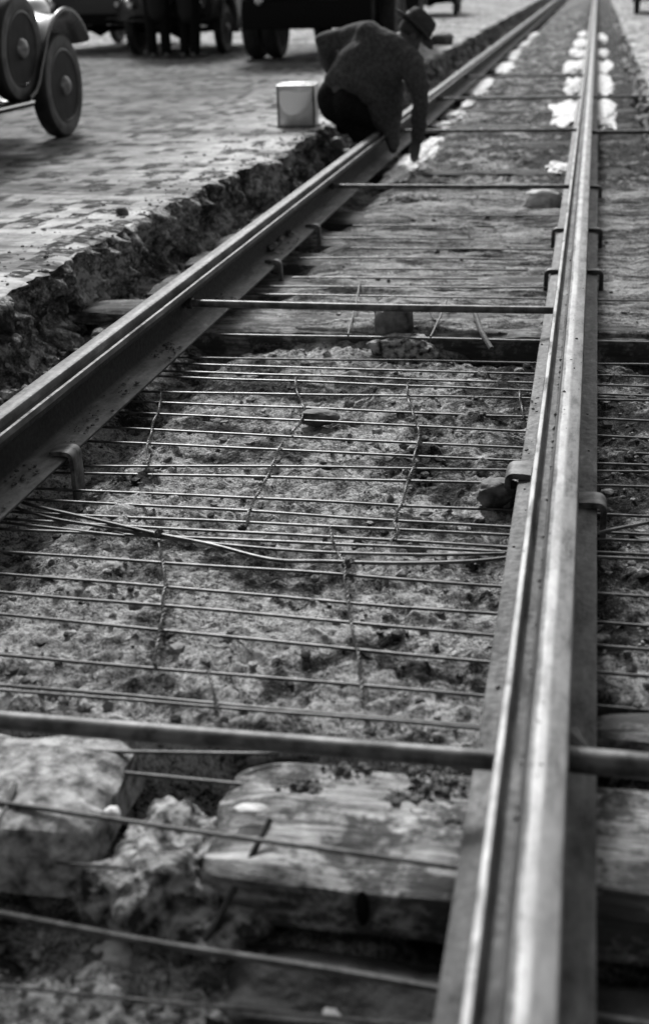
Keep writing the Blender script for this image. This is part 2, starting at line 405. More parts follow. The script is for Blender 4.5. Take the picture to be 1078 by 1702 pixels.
EY = np.array([-5, 0, 2, 4.3, 6.08, 7.2, 8.06, 9.2, 10.36, 13, 17.2, 24.5, 54, 400.0])
EX = np.array([-1.30, -1.30, -1.30, -1.325, -1.36, -1.31, -1.24, -1.22, -1.205, -1.28, -1.36, -1.40, -1.45, -1.45])
def edge_left(Y): return np.interp(Y, EY, EX) + .055*fbm(Y*1.7, Y*0+.5, 4, 31, .62) + .035*fbm(Y*8, Y*0+1.5, 5, 32, .72)
def edge_right(Y): return 1.30 + .03*fbm(Y*1.5, Y*0+7.5, 4, 33, .6)
ry = [-6., -2, 0, 1, 1.8]; y = 2.0
while y < 60: ry.append(y); y += max(.014, .0035*y)
ry = np.array(ry+[75, 100, 160, 300, 420])
off = np.array([0, .012, .04, .1, .2, .35, .6, 1, 1.8, 3, 5, 9, 16, 30, 60, 150, 380])
el = edge_left(ry); er = edge_right(ry)
def road_z(X, Y): return .012*fbm(X*1.2, Y*1.2, 3, 41) + .004*fbm(X*8, Y*8, 2, 42)
RX = el[:, None]-off[None, :]; RY = np.repeat(ry[:, None], len(off), 1); RZ = road_z(RX, RY) - .015*np.exp(-off/.02)[None, :]*(.5+vn(RY*20, RY*0, 3))
tag(grid_mesh('road', RX[:, ::-1], RY, RZ[:, ::-1], M['road']), kind='structure')
RX2 = er[:, None]+off[None, :]; RZ2 = road_z(RX2, RY) - .015*np.exp(-off/.02)[None, :]
tag(grid_mesh('road', RX2, RY, RZ2, M['road']), kind='structure')
def bank(name, e, sgn, Z0):
    ss = np.linspace(0, 1, 34)
    T = np.repeat(ss[None, :], len(ry), 0); Yg = np.repeat(ry[:, None], len(ss), 1)
    D = T*.42
    f1, r1 = worley(Yg*13, D*13+3, 51); f2, r2 = worley(Yg*30, D*30+3, 52)
    f3, r3 = worley(Yg*7+.2*r1, D*9+8, 57)
    dsp = .06*(r3-.5) + .035*(r1-.5) + .07*fbm(Yg*3, D*5, 4, 53, .6) + .045*fbm(Yg*11, D*11, 3, 54, .6) + .012*np.clip(1-(f1/.55)**2, 0, 1)*r1 + .016*np.clip(1-(f2/.5)**2, 0, 1)*r2
    cav = .16*np.exp(-((Yg-5.75)/.17)**2-((D-.27)/.06)**2) + .08*np.exp(-((Yg-5.2)/.2)**2-((D-.3)/.05)**2)
    Xg = e[:, None] + sgn*(.02*T + .16*T**2.5 + (dsp*sstep(0, .07, T)) - cav*sstep(0, .1, T))
    Zg = Z0[:, None]*(1-sstep(0, .08, T)) - D + .02*fbm(Yg*14, D*14, 3, 55)*sstep(0, .1, T)
    if sgn > 0: Xg, Yg, Zg = Xg[:, :], Yg[:, :], Zg
    else: Xg, Yg, Zg = Xg[:, ::-1], Yg[:, ::-1], Zg[:, ::-1]
    return tag(grid_mesh(name, Xg, Yg, Zg, M['bank']), kind='structure')
bank('trench_bank', el, 1, RZ[:, 0]); bank('trench_bank', er, -1, RZ2[:, 0])

# ------------------------------------------------------------------ grooved rails
GA = .7175; HF = .178
prof = [(0.0035, 0), (.008, .0005), (.020, .0006), (.031, 0), (.050, -.001), (.056, -.003), (.059, -.008), (.060, -.032), (.056, -.040),
        (.030, -.048), (.0175, -.058), (.0155, -.075), (.0155, -.135), (.019, -.148), (.032, -.155), (.104, -.166), (.108, -.169), (.108, -.176), (.106, -.178),
        (-.091, -.178), (-.093, -.176), (-.093, -.169), (-.089, -.166), (-.017, -.155), (-.004, -.148), (-.0005, -.135), (-.0005, -.075), (-.002, -.060),
        (-.020, -.050), (-.042, -.044), (-.047, -.038), (-.047, -.010), (-.045, -.007), (-.036, -.007), (-.033, -.010), (-.029, -.030), (-.022, -.036), (-.008, -.036), (-.002, -.030), (0, -.010), (.0012, -.003)]
tops = [p[1] > -.012 for p in prof]
def rail(sgn, label):
    yy = [-2.0, 0, .6]; y = .8
    while y < 60: yy.append(y); y += max(.03, .01*y)
    yy += [80, 120, 200, 400]
    n = len(prof); vs = []; pr = []; hi = []
    for y in yy:
        jx = .0009*float(vn(y*2.1, 3.3, 61)) if y > .7 else 0
        for k, (px, pz) in enumerate(prof):
            dz = .0007*float(vn(y*14, k*3.7, 62))
            vs.append((sgn*(GA+px+jx), y, pz+dz)); pr.append(px); hi.append(1.0 if tops[k] else 0.0)
    fs = []
    for i in range(len(yy)-1):
        for k in range(n):
            f = (i*n+k, i*n+(k+1) % n, (i+1)*n+(k+1) % n, (i+1)*n+k)
            fs.append(f if sgn < 0 else f[::-1])
    fs += [tuple(range(n)), tuple((len(yy)-1)*n+k for k in range(n))[::-1]]
    o = MB().add(vs, fs).build('tram_rail', M['rail'])
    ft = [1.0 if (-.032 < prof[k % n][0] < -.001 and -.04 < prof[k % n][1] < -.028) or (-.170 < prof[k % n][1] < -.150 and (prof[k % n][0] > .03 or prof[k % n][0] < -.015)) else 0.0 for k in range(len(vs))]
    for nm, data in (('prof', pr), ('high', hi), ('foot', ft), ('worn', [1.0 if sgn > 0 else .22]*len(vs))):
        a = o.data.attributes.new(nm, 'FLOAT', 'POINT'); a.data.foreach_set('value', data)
    return tag(o, label, 'rail', 'grooved tram rails of the track')
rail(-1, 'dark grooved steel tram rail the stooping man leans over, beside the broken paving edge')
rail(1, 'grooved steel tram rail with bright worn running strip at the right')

# ------------------------------------------------------------------ tie rods with nuts
def nut(c, r, ln, parent):
    pr = [(r*.8, -ln/2), (r, -ln/2+.003), (r, ln/2-.003), (r*.8, ln/2)]
    m = MB(); n = 6; vs = []
    for rr, a in pr:
        for k in range(n):
            th = math.pi/3*k; vs.append((c[0]+a, c[1]+rr*math.cos(th), c[2]+rr*math.sin(th)))
    fs = [(i*n+k, i*n+(k+1) % n, (i+1)*n+(k+1) % n, (i+1)*n+k) for i in range(3) for k in range(n)] + [tuple(range(n))[::-1], tuple(3*n+k for k in range(n))]
    m.add(vs, fs).build('nut', M['rod'], parent, smooth=False)
def tie_rod(y, z, r, label, x1=.70):
    t = thing('tie_rod', label, 'tie rod', (0, y, z), 0, 'round tie rods joining the rails')
    pts = [(x, .004*math.sin(x*2.1), -.004*math.cos(x*1.7)) for x in np.linspace(-.745, x1+.04, 30)]
    MB().tube(pts, [r*(1+.05*float(vn(p[0]*9, y, 71))) for p in pts], 14).build('bar', M['rod'], t)
    for sx in (-1, 1):
        nut((sx*(GA-.022), 0, -.003), r*1.55, .026, t); nut((sx*(GA+.034), 0, -.003), r*1.5, .026, t)
    return t
tie_rod(1.70, -.080, .0165, 'thick blurred steel tie rod nearest the camera, above the pale tie')
tie_rod(4.605, -.078, .0140, 'round steel tie rod over the streaked timber, just before the dark gap in the bed')
tie_rod(7.506, -.078, .0130, 'steel tie rod before the stooping man, the one ending at the rail below his arm')
tie_rod(10.33, -.078, .0130, 'tie rod level with the hand of the stooping man')
tie_rod(13.07, -.078, .0130, 'tie rod running past the large white mortar heap beyond the man')
tie_rod(15.9, -.078, .0130, 'far tie rod, next one beyond the large white mortar heaps')

# right-hand rods between this track and the bank: dark bars that go on to the right of the bright rail
def side_rod(y, z, r, label):
    pts = [(x, 0, 0) for x in np.linspace(.775, 1.34, 12)]
    o = MB().tube(pts, r, 12).build('side_bar', M['rod']); o.location = (0, y, z)
    return tag(o, label, 'steel bar', 'steel bars right of the bright rail')
side_rod(1.722, -.080, .021, 'thick dark steel bar beside the bright rail, in front of the pale plank')
side_rod(10.36, -.10, .016, 'dark bar right of the bright rail, nearer one of the two far bars')
side_rod(13.07, -.078, .014, 'dark bar right of the bright rail, farther one among white mortar heaps')

# ------------------------------------------------------------------ timber ties, planks, blocks
def timber(name, x0, x1, y0, y1, ztop, h, mat, label, cat, seed, group=None, amp=.012, skew=0.0, nx=90, edge_r=.012):
    """a hewn timber as one closed lofted mesh with worn edges"""
    xsr = np.linspace(x0, x1, nx); ring = []
    per = []
    k = 12
    for t in np.linspace(0, 1, k): per.append((y0+(y1-y0)*t, 0.0))
    for t in np.linspace(0, 1, 6)[1:]: per.append((y1, -h*t))
    for t in np.linspace(0, 1, 4)[1:]: per.append((y1+(y0-y1)*t, -h))
    for t in np.linspace(0, 1, 6)[1:-1]: per.append((y0, -h*(1-t)))
    per = np.array(per); n = len(per); vs = []
    cy = (y0+y1)/2
    for i, x in enumerate(xsr):
        py, pz = per[:, 0], per[:, 1]
        edge = np.clip(np.minimum(np.abs(py-y0), np.abs(py-y1))/.03, 0, 1)
        e2 = (1-edge)*(pz > -.001)
        dz = amp*fbm(x*2.2+seed, py*14, 3, seed, .6) + amp*.5*fbm(x*9, py*30+seed, 2, seed+1) - edge_r*e2*(1+fbm(x*5+seed, py*3, 2, seed+2)*1.6)
        dy = .5*amp*fbm(np.full(n, x*4.0), pz*12+seed, 3, seed+3)
        endf = min(i, nx-1-i)
        sh = 1 - (.03 if endf == 0 else 0)
        yy = cy + (py-cy)*sh + dy + skew*(x-x0)
        de = min(x-x0, x1-x)
        dz = dz - (edge_r+.03*abs(float(vn(seed*1.3, x*7, seed))))*math.exp(-de/.035)*(pz > -.001)
        yy = cy + (yy-cy)*(1-.12*math.exp(-de/.03))
        for a in range(n): vs.append((x+(.02*float(vn(py[a]*9, pz[a]*9, seed+5)) if endf == 0 else 0), yy[a], ztop+pz[a]+dz[a]*(1 if pz[a] > -h*.9 else .2)))
    fs = [(i*n+a, (i+1)*n+a, (i+1)*n+(a+1) % n, i*n+(a+1) % n) for i in range(nx-1) for a in range(n)]
    fs += [tuple(range(n)), tuple((nx-1)*n+a for a in range(n))[::-1]]
    o = MB().add(vs, fs).build(name, mat)
    b = bmesh.new(); b.from_mesh(o.data); bmesh.ops.recalc_face_normals(b, faces=b.faces[:]); b.to_mesh(o.data); b.free()
    return tag(o, label, cat, group)
G_T = 'timber ties across the track bed'
near_tie = timber('timber_tie', .20, 1.36, 1.585, 1.925, -.248, .10, M['tie_pale'], 'pale stained timber tie under the bright rail, nearest the camera', 'tie', 101, G_T, .018, edge_r=.022)
timber('timber_tie', -.55, .005, 1.575, 1.93, -.235, .10, M['concrete'], 'short broken pale block tie at the lower left edge of the photo', 'tie', 111, G_T, .03, edge_r=.028)
timber('support_timber', .27, 1.36, 1.38, 1.56, -.350, .10, M['damp'], 'dark damp ledge of timber lying lower in the pit, in front of the pale tie', 'timber', 121, None, .035, edge_r=.03)
timber('plank', .82, 1.34, 1.985, 2.10, -.20, .045, M['tie'], 'short weathered plank right of the bright rail, behind the thick dark bar', 'plank', 131, None, .008)
timber('timber_tie', -1.22, 1.34, 4.87, 5.27, -.245, .13, M['tie'], 'streaked timber tie under the rod before the dark gap, its front face showing', 'tie', 141, G_T, .014)
timber('timber_tie', -1.20, 1.30, 5.50, 5.90, -.245, .12, M['tie'], 'pale worn timber tie under the nearer pair of far rail spikes', 'tie', 151, G_T, .014)
timber('timber_tie', -1.20, 1.30, 6.14, 6.44, -.250, .12, M['tie'], 'weathered timber tie between the two pairs of far rail spikes', 'tie', 155, G_T, .014)
timber('timber_tie', -1.20, 1.30, 6.62, 6.98, -.248, .12, M['tie'], 'timber tie under the farther pair of rail spikes', 'tie', 161, G_T, .014)
timber('timber_tie', -1.18, 1.30, 7.35, 7.68, -.255, .12, M['tie_dark'], 'dark timber tie just before the loose pale stone by the bright rail', 'tie', 171, G_T, .014)
for k, yv in enumerate((9.35, 10.9, 12.2, 13.6, 15.2)):
    timber('timber_tie', -1.15, 1.25, yv-.15, yv+.15, -.250, .12, M['tie_dark'], 'dark far timber tie in the rubble, %s beyond the rod before the man' % ORD[k], 'tie', 181+7*k, G_T, .02, nx=60)

# lumps and stones
def rock(name, c, rad, mat, label, cat, seed, group=None, rough=.28, sub=4, rz=0.0):
    b = bmesh.new(); bmesh.ops.create_icosphere(b, subdivisions=sub, radius=1.0)
    V = np.array([v.co[:] for v in b.verts])
    d = 1 + rough*(fbm(V[:, 0]*1.3+seed, V[:, 1]*1.3+V[:, 2]*1.1, 3, seed) + fbm(V[:, 2]*1.5+seed, V[:, 0]*1.2-V[:, 1], 3, seed+1)) + .35*rough*fbm(V[:, 0]*5, V[:, 1]*5+V[:, 2]*4, 3, seed+2) + .10*rough*np.abs(fbm(V[:, 0]*11+V[:, 2]*6, V[:, 1]*11-V[:, 2]*7, 3, seed+8))
    rd = 1-2*np.abs(fbm(V[:, 0]*2.6+seed, V[:, 1]*2.6+V[:, 2]*2.1, 3, seed+5)); d = d + rough*.35*(rd-.6)*.5
    _, ra = worley(V[:, 0]*1.6+V[:, 2]*1.1+seed, V[:, 1]*1.6-V[:, 2]*.9, seed+11); d = d + rough*.45*(ra-.5)
    for v, k in zip(b.verts, d):
        p = v.co*k
        for ax in range(3): p[ax] = math.copysign(abs(p[ax])**.85, p[ax])
        v.co = p
    bmesh.ops.transform(b, matrix=Matrix.Translation(Vector(c)) @ Matrix.Rotation(rz, 4, 'Z') @ Matrix.Diagonal((*rad, 1)), verts=b.verts)
    return tag(MB().bm(b).build(name, mat), label, cat, group)
def on_bed(px, py, zz=-.25):
    p = at(px, py, zz); return float(p[0]), float(p[1])
x, y = on_bed(290, 1420, -.28); rock('concrete_lump', (x, y+.02, -.315), (.095, .13, .075), M['concrete_lump'], 'crumbling broken concrete lump between the two pale ties', 'lump', 201, None, .45, 5, .3)
x, y = on_bed(355, 1500, -.33); rock('concrete_lump', (x, y, -.36), (.09, .085, .05), M['concrete_lump'], 'smooth sloping concrete slab fragment below the crumbling lump', 'lump', 205, None, .3, 4, -.5)
x, y = on_bed(160, 1452, -.3); rock('concrete_lump', (x, y, -.34), (.05, .05, .05), M['concrete_lump'], 'small pale fragment at the foot of the left block', 'lump', 209, None, .4, 4)
x, y = on_bed(186, 1342, -.25); rock('loose_stone', (x, y, -.262), (.014, .014, .012), M['mortar'], 'tiny white stone at the corner of the left pale block', 'stone', 212)
x, y = on_bed(190, 1534, -.38); rock('loose_stone', (x, y, -.375), (.012, .012, .012), M['stone_pale'], 'little round white pebble in the dark pit', 'stone', 214)
x, y = on_bed(190, 1582, -.38); rock('loose_stone', (x, y, -.385), (.032, .026, .018), M['stone_pale'], 'grey flat stone behind the lowest thick wire', 'stone', 216)
x, y = on_bed(555, 1682, -.36); rock('loose_stone', (x, y, -.375), (.018, .018, .014), M['stone_pale'], 'pale pebble at the bottom edge of the photo', 'stone', 218)
x, y = on_bed(422, 1356, -.245); rock('loose_stone', (x, y, -.232), (.030, .014, .006), M['stone_pale'], 'white chip on the pale tie, at the top of the slanted thin rod', 'stone', 220)
x, y = on_bed(650, 540, -.20); rock('loose_stone', (x, y+.05, -.19), (.075, .07, .085), M['stone'], 'dark upright block under the rod before the dark gap', 'stone', 222, None, .22)
x, y = on_bed(668, 575, -.27); rock('loose_stone', (x, y, -.285), (.12, .07, .05), M['concrete_lump'], 'half buried grey stone in the dark gap below the upright block', 'stone', 224, None, .35)
x, y = on_bed(900, 336, -.22); rock('loose_stone', (x, y, -.205), (.11, .09, .065), M['stone_pale'], 'pale rounded stone against the bright rail below the far tie rod', 'stone', 226, None, .25)
x, y = on_bed(700, 328, -.22); rock('loose_stone', (x-.04, y, -.235), (.15, .09, .04), M['concrete_lump'], 'flat pale slab under the far tie rod in the middle of the track', 'stone', 228, None, .3)
x, y = on_bed(525, 690, -.23); rock('loose_stone', (x, y, -.238), (.062, .036, .026), M['stone'], 'flattish dark stone lying among the reinforcing wires', 'stone', 230, None, .3)
x, y = on_bed(820, 822, -.22); rock('loose_stone', (x+.02, y, -.215), (.055, .045, .035), M['stone'], 'dark stone tucked against the clip left of the bright rail', 'stone', 232, None, .35)
x, y = on_bed(690, 905, -.24); rock('loose_stone', (x, y, -.25), (.025, .018, .014), M['stone'], 'small dark stone behind the lowest bundle wire', 'stone', 234)
x, y = on_bed(850, 760, -.2); x = -1.35
p = at(203, 358, 0); rock('loose_stone', (p[0], p[1], .016), (.028, .024, .022), M['stone'], 'dark clod on the paving near its broken edge', 'clod', 236, None, .35)
p = at(132, 381, 0); rock('loose_stone', (p[0], p[1], .006), (.02, .02, .008), M['stone'], 'flat little dark clod on the paving, left of the larger clod', 'clod', 238, None, .35)
p = at(75, 452, 0); rock('loose_stone', (p[0], p[1], .004), (.014, .012, .007), M['stone'], 'tiny dark crumb alone on the paving at the left', 'clod', 240, None, .35)
p = at(734, 74, 0); rock('dark_block', (p[0], p[1], .07), (.19, .14, .10), M['stone'], 'dark lump on the bright paving beyond the brim of the hat', 'lump', 242, None, .2)
x, y = on_bed(200, 505, -.22); timber('tie_end', -1.30, -.90, 4.93, 5.15, -.20, .06, M['tie'], 'board end sticking out between the left rail and the broken paving edge', 'board', 245, None, .008, nx=30)

# loose rubble and crumbs: uncountable
def pebbles(name, pts, mat, lo, hi, label, cat, seed, squash=.65):
    rs = np.random.RandomState(seed); mb_v = []; mb_f = []; n0 = 0
    b = bmesh.new(); bmesh.ops.create_icosphere(b, subdivisions=1, radius=1.0)
    V0 = np.array([v.co[:] for v in b.verts]); b.verts.index_update(); F0 = [[v.index for v in f.verts] for f in b.faces]; b.free()
    for (x, y, z) in pts:
        r = lo*(hi/lo)**(rs.rand()**2)
        V = V0*(1+.8*(rs.rand(len(V0), 1)-.5))*np.array([1+.5*rs.rand(), 1+.4*rs.rand(), squash+.3*rs.rand()])*r
        a = rs.rand()*6.28; c, s = math.cos(a), math.sin(a)
        V = np.stack([V[:, 0]*c-V[:, 1]*s, V[:, 0]*s+V[:, 1]*c, V[:, 2]], -1)+[x, y, z+r*.25]
        mb_v += V.tolist(); mb_f += [[i+n0 for i in f] for f in F0]; n0 += len(V0)
    m = MB(); m.v = mb_v; m.f = mb_f; o = m.build(name, mat, smooth=False)
    return tag(o, label, cat, kind='stuff')
rs = np.random.RandomState(5); pts = []; tries = 0
while len(pts) < 4200:
    y = 1.0+8.5*rs.rand()**1.7; x = -1.25+2.55*rs.rand()
    if 4.85 < y < 8.4 and rs.rand() < .8: continue
    if .18 < x and 1.58 < y < 1.94: continue
    if vn(x*3, y*3, 77) < -.1 and rs.rand() < .7: continue
    pts.append((x, y, 0))
P = np.array(pts); Zp = bed_level(P[:, 0], P[:, 1]); P[:, 2] = Zp
pebbles('rubble', [p for i, p in enumerate(P) if i % 3], M['stone'], .003, .013, 'dark loose rubble scattered over the track bed', 'rubble', 11)
pebbles('rubble', [p for i, p in enumerate(P) if i % 3 == 0], M['concrete_lump'], .003, .017, 'pale loose rubble scattered over the track bed', 'rubble', 12)
P = []
for k in range(900):
    y = 2.4+9*rs.rand()**1.3; t = rs.rand(); x = float(edge_left(y))+.10+.22*t
    P.append((x, y, -.33+.05*rs.rand()))
pebbles('rubble', P, M['concrete_lump'], .008, .04, 'broken stones heaped at the foot of the paving edge', 'rubble', 13)
P = []
for k in range(260):                                                  # mud clods on the foot of the left rail, in drifts
    yc = random.choice([2.3, 2.55, 2.72, 2.95, 3.35, 3.5, 3.75, 4.15, 4.25, 5.0, 6.0, 6.2]); y = random.gauss(yc, .05); dx = random.uniform(.012, .088)
    P.append((-GA+dx, y, -.150-.13*max(0, dx-.03)-.003))
pebbles('mud_crumbs', P, M['crumb'], .0015, .007, 'mud crumbs lying on the foot of the dark rail', 'mud', 14, .5)
P = []
for k in range(150):
    y = random.choice([random.uniform(1.4, 5.5), random.gauss(3.6, .3)])
    if random.random() < .45: P.append((GA-.005-.004*random.random(), y, -.034))
    elif random.random() < .5: P.append((GA-random.uniform(.05, .09), y, -.164))
    elif random.random() < .5: P.append((GA+random.uniform(.0, .055), y, 0.0))
    else: P.append((GA+random.uniform(.065, .105), y, -.163))
pebbles('mud_crumbs', P, M['crumb'], .0012, .0048, 'mud crumbs lying on the bright rail', 'mud', 15, .5)
P = []
for k in range(420):
    cxp, cyp, sx_, sy_ = random.choice([(725, 1290, 22, 22), (725, 1290, 22, 22), (690, 1275, 16, 8), (575, 1275, 22, 9), (500, 1305, 16, 5), (665, 1325, 10, 6), (745, 1370, 8, 6)])
    p = at(random.gauss(cxp, sx_), random.gauss(cyp, sy_), -.245)
    if p[0] < .63 and 1.60 < p[1] < 1.915: P.append((p[0], p[1], -.248+.004*random.random()))
pebbles('mud_crumbs', P, M['crumb'], .002, .008, 'dark mud crumbs on the pale near tie', 'mud', 17, .6)
P = []
for k in range(520):
    y = 3.2+7*random.random()**1.4; d = random.expovariate(1/.22)+.02
    x = float(edge_left(np.array([y]))[0])-d; P.append((x, y, float(road_z(np.array([x]), np.array([y]))[0])))
pebbles('mud_crumbs', P, M['crumb'], .003, .012, 'mud crumbs scattered on the paving along its broken edge', 'mud', 18, .5)
P = []
for k in range(9):
    y0 = random.choice([5.95, 6.05, 6.15, 6.25, 6.35]); P.append((-GA+.01+.02*random.random(), y0+.05*random.random(), -.14))
pebbles('mud_crumbs', P, M['stone'], .012, .022, 'lumps lying against the web of the dark rail before the far spikes', 'mud', 16, .8)

# ------------------------------------------------------------------ reinforcing wires
ZW = -.236
GW = 'thin reinforcing wires laid across the bed'
def wire(pL, pR, label, x0=-1.0, x1=1.34, r=.0040, z=ZW, name='reinforcing_wire', seed=0, part=None, mat='wire', kink=0.0, cat='wire', group=GW):
    a = at(*pL, z); b = at(*pR, z); s = (b[1]-a[1])/(b[0]-a[0])
    if part: x0, x1 = part
    xsw = np.linspace(x0, x1, 46)
    yy = a[1]+s*(xsw-a[0]) + .0035*fbm(xsw*2.2+seed*3.1, xsw*0+seed, 3, 300) + kink*np.sin(xsw*5+seed)
    zz = z + .006*fbm(xsw*1.7+seed*1.7, xsw*0+seed+.5, 2, 301)
    o = MB().tube([(float(X), float(Y), float(Z)) for X, Y, Z in zip(xsw, yy, zz)], r, 7).build(name, M[mat])
    return tag(o, label, cat, group)
far = [((380, 595), (891, 603)), ((362, 606), (889, 622)), ((325, 619), (886, 636.6)), ((295, 626), (883, 650)), ((274, 651.6), (882, 662)), ((244, 669), (875, 692)),
       ((215, 686), (875, 718)), ((185, 711), (870, 745)), ((185, 735), (867, 765)), ((540, 777.8), (848, 781)), ((95, 785), (843, 803)), ((540, 834), (846, 848)), ((150, 836), (848, 876)), ((135, 856), (846, 890))]
for k, (a, b) in enumerate(far):
    kw = dict(seed=k+1)
    if k == 9: kw['z'] = -.243
    if k == 11: kw['z'] = -.245
    wire(a, b, 'straight thin reinforcing wire, %s in front of the timber tie with the dark gap' % ORD[k], **kw)
wire((75, 883), (840, 918), 'straight lower wire of the bundle tied by the dark knots', seed=21, z=-.232)
wire((55, 865), (840, 907), 'straight upper wire of the bundle tied by the dark knots', seed=22, z=-.230)
wire((62, 874), (265, 896), 'short thin wire end in the knotted bundle, stopping at the left knot', seed=23, z=-.228, part=(-1.0, -.33))
near = [((108, 924.5), (832, 974)), ((30, 955.6), (391, 984.7)), ((0, 983), (822, 1057.5)), ((0, 1022), (814, 1099)), ((0, 1087), (803, 1158)), ((0, 1141), (806, 1206))]
for k, (a, b) in enumerate(near):
    kw = dict(seed=k+31)
    if k == 0: kw['z'] = -.243
    if k == 1: kw['z'] = -.246
    wire(a, b, 'reinforcing wire across the near bed, %s in front of the knotted bundle' % ORD[k], **kw)
wire((0, 1147), (806, 1213), 'reinforcing wire lying close against the last one before the thick rod', seed=41, z=-.234, r=.0035)
wire((200, 1250), (400, 1253.5), 'pale wire end above the dark hollow between the two pale ties', seed=42, part=(-.06, .27), z=-.24)
wire((185, 1283), (370, 1300), 'lower wire end across the dark hollow between the two pale ties', seed=43, part=(-.03, .27), z=-.26)
wire((125, 1353), (763, 1445), 'wire lying along the front edge of the pale near tie', seed=44, z=-.222, r=.0045)
wire((0, 1427), (250, 1447), 'thin dim wire across the face of the left pale block', seed=45, z=-.275, part=(-.6, .2), r=.003)
wire((0, 1518), (722, 1643), 'thickest blurred wire crossing the dark pit lowest in the photo', seed=46, z=-.29, r=.0065)
wire((75, 1643), (540, 1690), 'faint dark wire at the bottom edge of the photo', seed=47, z=-.34, r=.003, mat='rod')
wire((380, 557), (890, 566), 'thin dark bar along the front edge of the timber tie at the gap', seed=48, z=-.232, r=.006, mat='rod', name='thin_bar', cat='bar', group=None)
wire((420, 488), (900, 497), 'thin wire lying behind the rod on the streaked timber', seed=49, z=-.225, r=.004)
for k, (yv, xa, xb) in enumerate(((478, -.7, .66), (463, -.55, .3), (448, -.2, .66), (430, -.62, .5), (413, -.4, .66), (396, -.65, .2), (375, -.5, .66), (358, -.1, .66))):
    wire((300, yv-2), (900, yv+1), 'dark thin wire on the streaked stretch between the rods, %s beyond the nearer rod' % ORD[k], seed=60+k, z=-.226, r=.0045, part=(xa, xb), mat='rod')
# the bent pair that crosses through the knots
def path_wire(name, pix, r, label, cat, group=None, mat='wire', n=7, sm=6, xtra=None):
    pts = [Vector(at(px, py, z)) for px, py, z in pix]
    if xtra: pts = pts + [Vector(p) for p in xtra]
    out = []
    for i in range(len(pts)-1):
        p0 = pts[max(i-1, 0)]; p1 = pts[i]; p2 = pts[i+1]; p3 = pts[min(i+2, len(pts)-1)]
        for k in range(sm):
            t = k/sm
            out.append(.5*((2*p1)+(p2-p0)*t+(2*p0-5*p1+4*p2-p3)*t*t+(3*p1-p0-3*p2+p3)*t**3))
    out.append(pts[-1])
    return tag(MB().tube(out, r, n).build(name, M[mat]), label, cat, group)
path_wire('reinforcing_wire', [(10, 825, -.215), (55, 840, -.215), (150, 862, -.214), (265, 888, -.212), (350, 905, -.22), (451, 930, -.226), (540, 933, -.228), (650, 936, -.228), (760, 934, -.226), (840, 927, -.222), (925, 910, -.215), (993, 886, -.205), (1078, 868, -.195), (1160, 850, -.19)], .0048,
          'bent wire slanting through the left knot and rising beyond the bright rail', 'wire', GW)
path_wire('reinforcing_wire', [(20, 842, -.225), (90, 862, -.225), (180, 877, -.222), (265, 893, -.22), (380, 906, -.224), (520, 917, -.23), (700, 922, -.232), (838, 920, -.232)], .004,
          'slightly bowed middle wire of the knotted bundle', 'wire', GW)
# longitudinal binding wires: two strands twisted round each other
GB = 'twisted binding wires running along the bed'
def binding(pix, label, r=.0022, z=-.226):
    pts = [Vector(at(px, py, z)) for px, py in pix]; dense = []
    for i in range(len(pts)-1):
        n = max(6, int((pts[i+1]-pts[i]).length/.006))
        for k in range(n): dense.append(pts[i].lerp(pts[i+1], k/n))
    dense.append(pts[-1]); mb = MB(); sd_ = random.random()*50
    for ph in (0, math.pi):
        ln = 0; q = []
        for i, p in enumerate(dense):
            if i: ln += (p-dense[i-1]).length
            q.append((p.x+.0028*math.cos(ln*170+ph)+.006*float(vn(ln*9, sd_, 400)), p.y, p.z+.0028*math.sin(ln*170+ph)+.012*float(vn(ln*14, sd_, 401))))
        mb.tube(q, r, 5)
    return tag(mb.build('binding_wire', M['iron']), label, 'binding wire', GB)
binding([(264, 895), (270, 930), (275, 975), (272, 1010), (264, 1060), (257, 1105)], 'twisted binding wire hanging from the left dark knot')
binding([(575, 938), (572, 965), (577, 1000), (585, 1050), (596, 1085), (602, 1130), (604, 1160)], 'twisted binding wire running down from the right dark knot')
binding([(548, 876), (552, 890), (556, 905), (566, 925), (574, 938)], 'short twisted wire just above the right dark knot')
binding([(676, 640), (678, 662), (688, 690), (697, 712), (693, 745), (685, 775), (678, 800), (668, 830), (655, 868), (662, 885), (648, 902)], 'long twisted binding wire between the middle of the bed and the bright rail')
binding([(470, 735), (455, 768), (440, 800), (428, 825), (414, 850), (412, 875)], 'twisted binding wire in the middle of the bed, ending by the small dark tuft')
binding([(490, 628), (492, 650), (508, 680), (498, 705), (484, 722)], 'twisted binding wire near the flattish dark stone')
binding([(268, 650), (264, 680), (255, 705), (246, 740), (244, 770)], 'twisted binding wire near the dark rail above the bent clip')
binding([(862, 650), (866, 675), (870, 695)], 'short binding wire against the bright rail')
binding([(345, 1115), (356, 1150), (362, 1178)], 'short bent wire sticking up just behind the thick rod')
def knot(px, py, z, r, label, seed):
    c = Vector(at(px, py, z)); mb = MB(); rk = random.Random(seed)
    for k in range(6):
        ax = Vector((rk.uniform(-1, 1), rk.uniform(-.4, .4), rk.uniform(-1, 1))).normalized(); u = ax.orthogonal().normalized(); v = ax.cross(u)
        rr = r*rk.uniform(.6, 1.0)
        mb.tube([c + u*(rr*math.cos(t))+v*(rr*math.sin(t)*.8)+ax*(rr*.25*math.sin(3*t)) for t in np.linspace(0, 6.2, 18)], .0032, 6)
    return tag(mb.build('wire_knot', M['iron']), label, 'knot', 'dark knots of the wire bundle')
knot(264, 887, -.212, .013, 'dark wire knot left in the bundle, where the bent wire crosses', 1)
knot(578, 936, -.218, .014, 'dark wire knot right in the bundle, nearer the bright rail', 2)
knot(403, 877, -.232, .011, 'small dark tuft of wire just behind the bundle', 3)
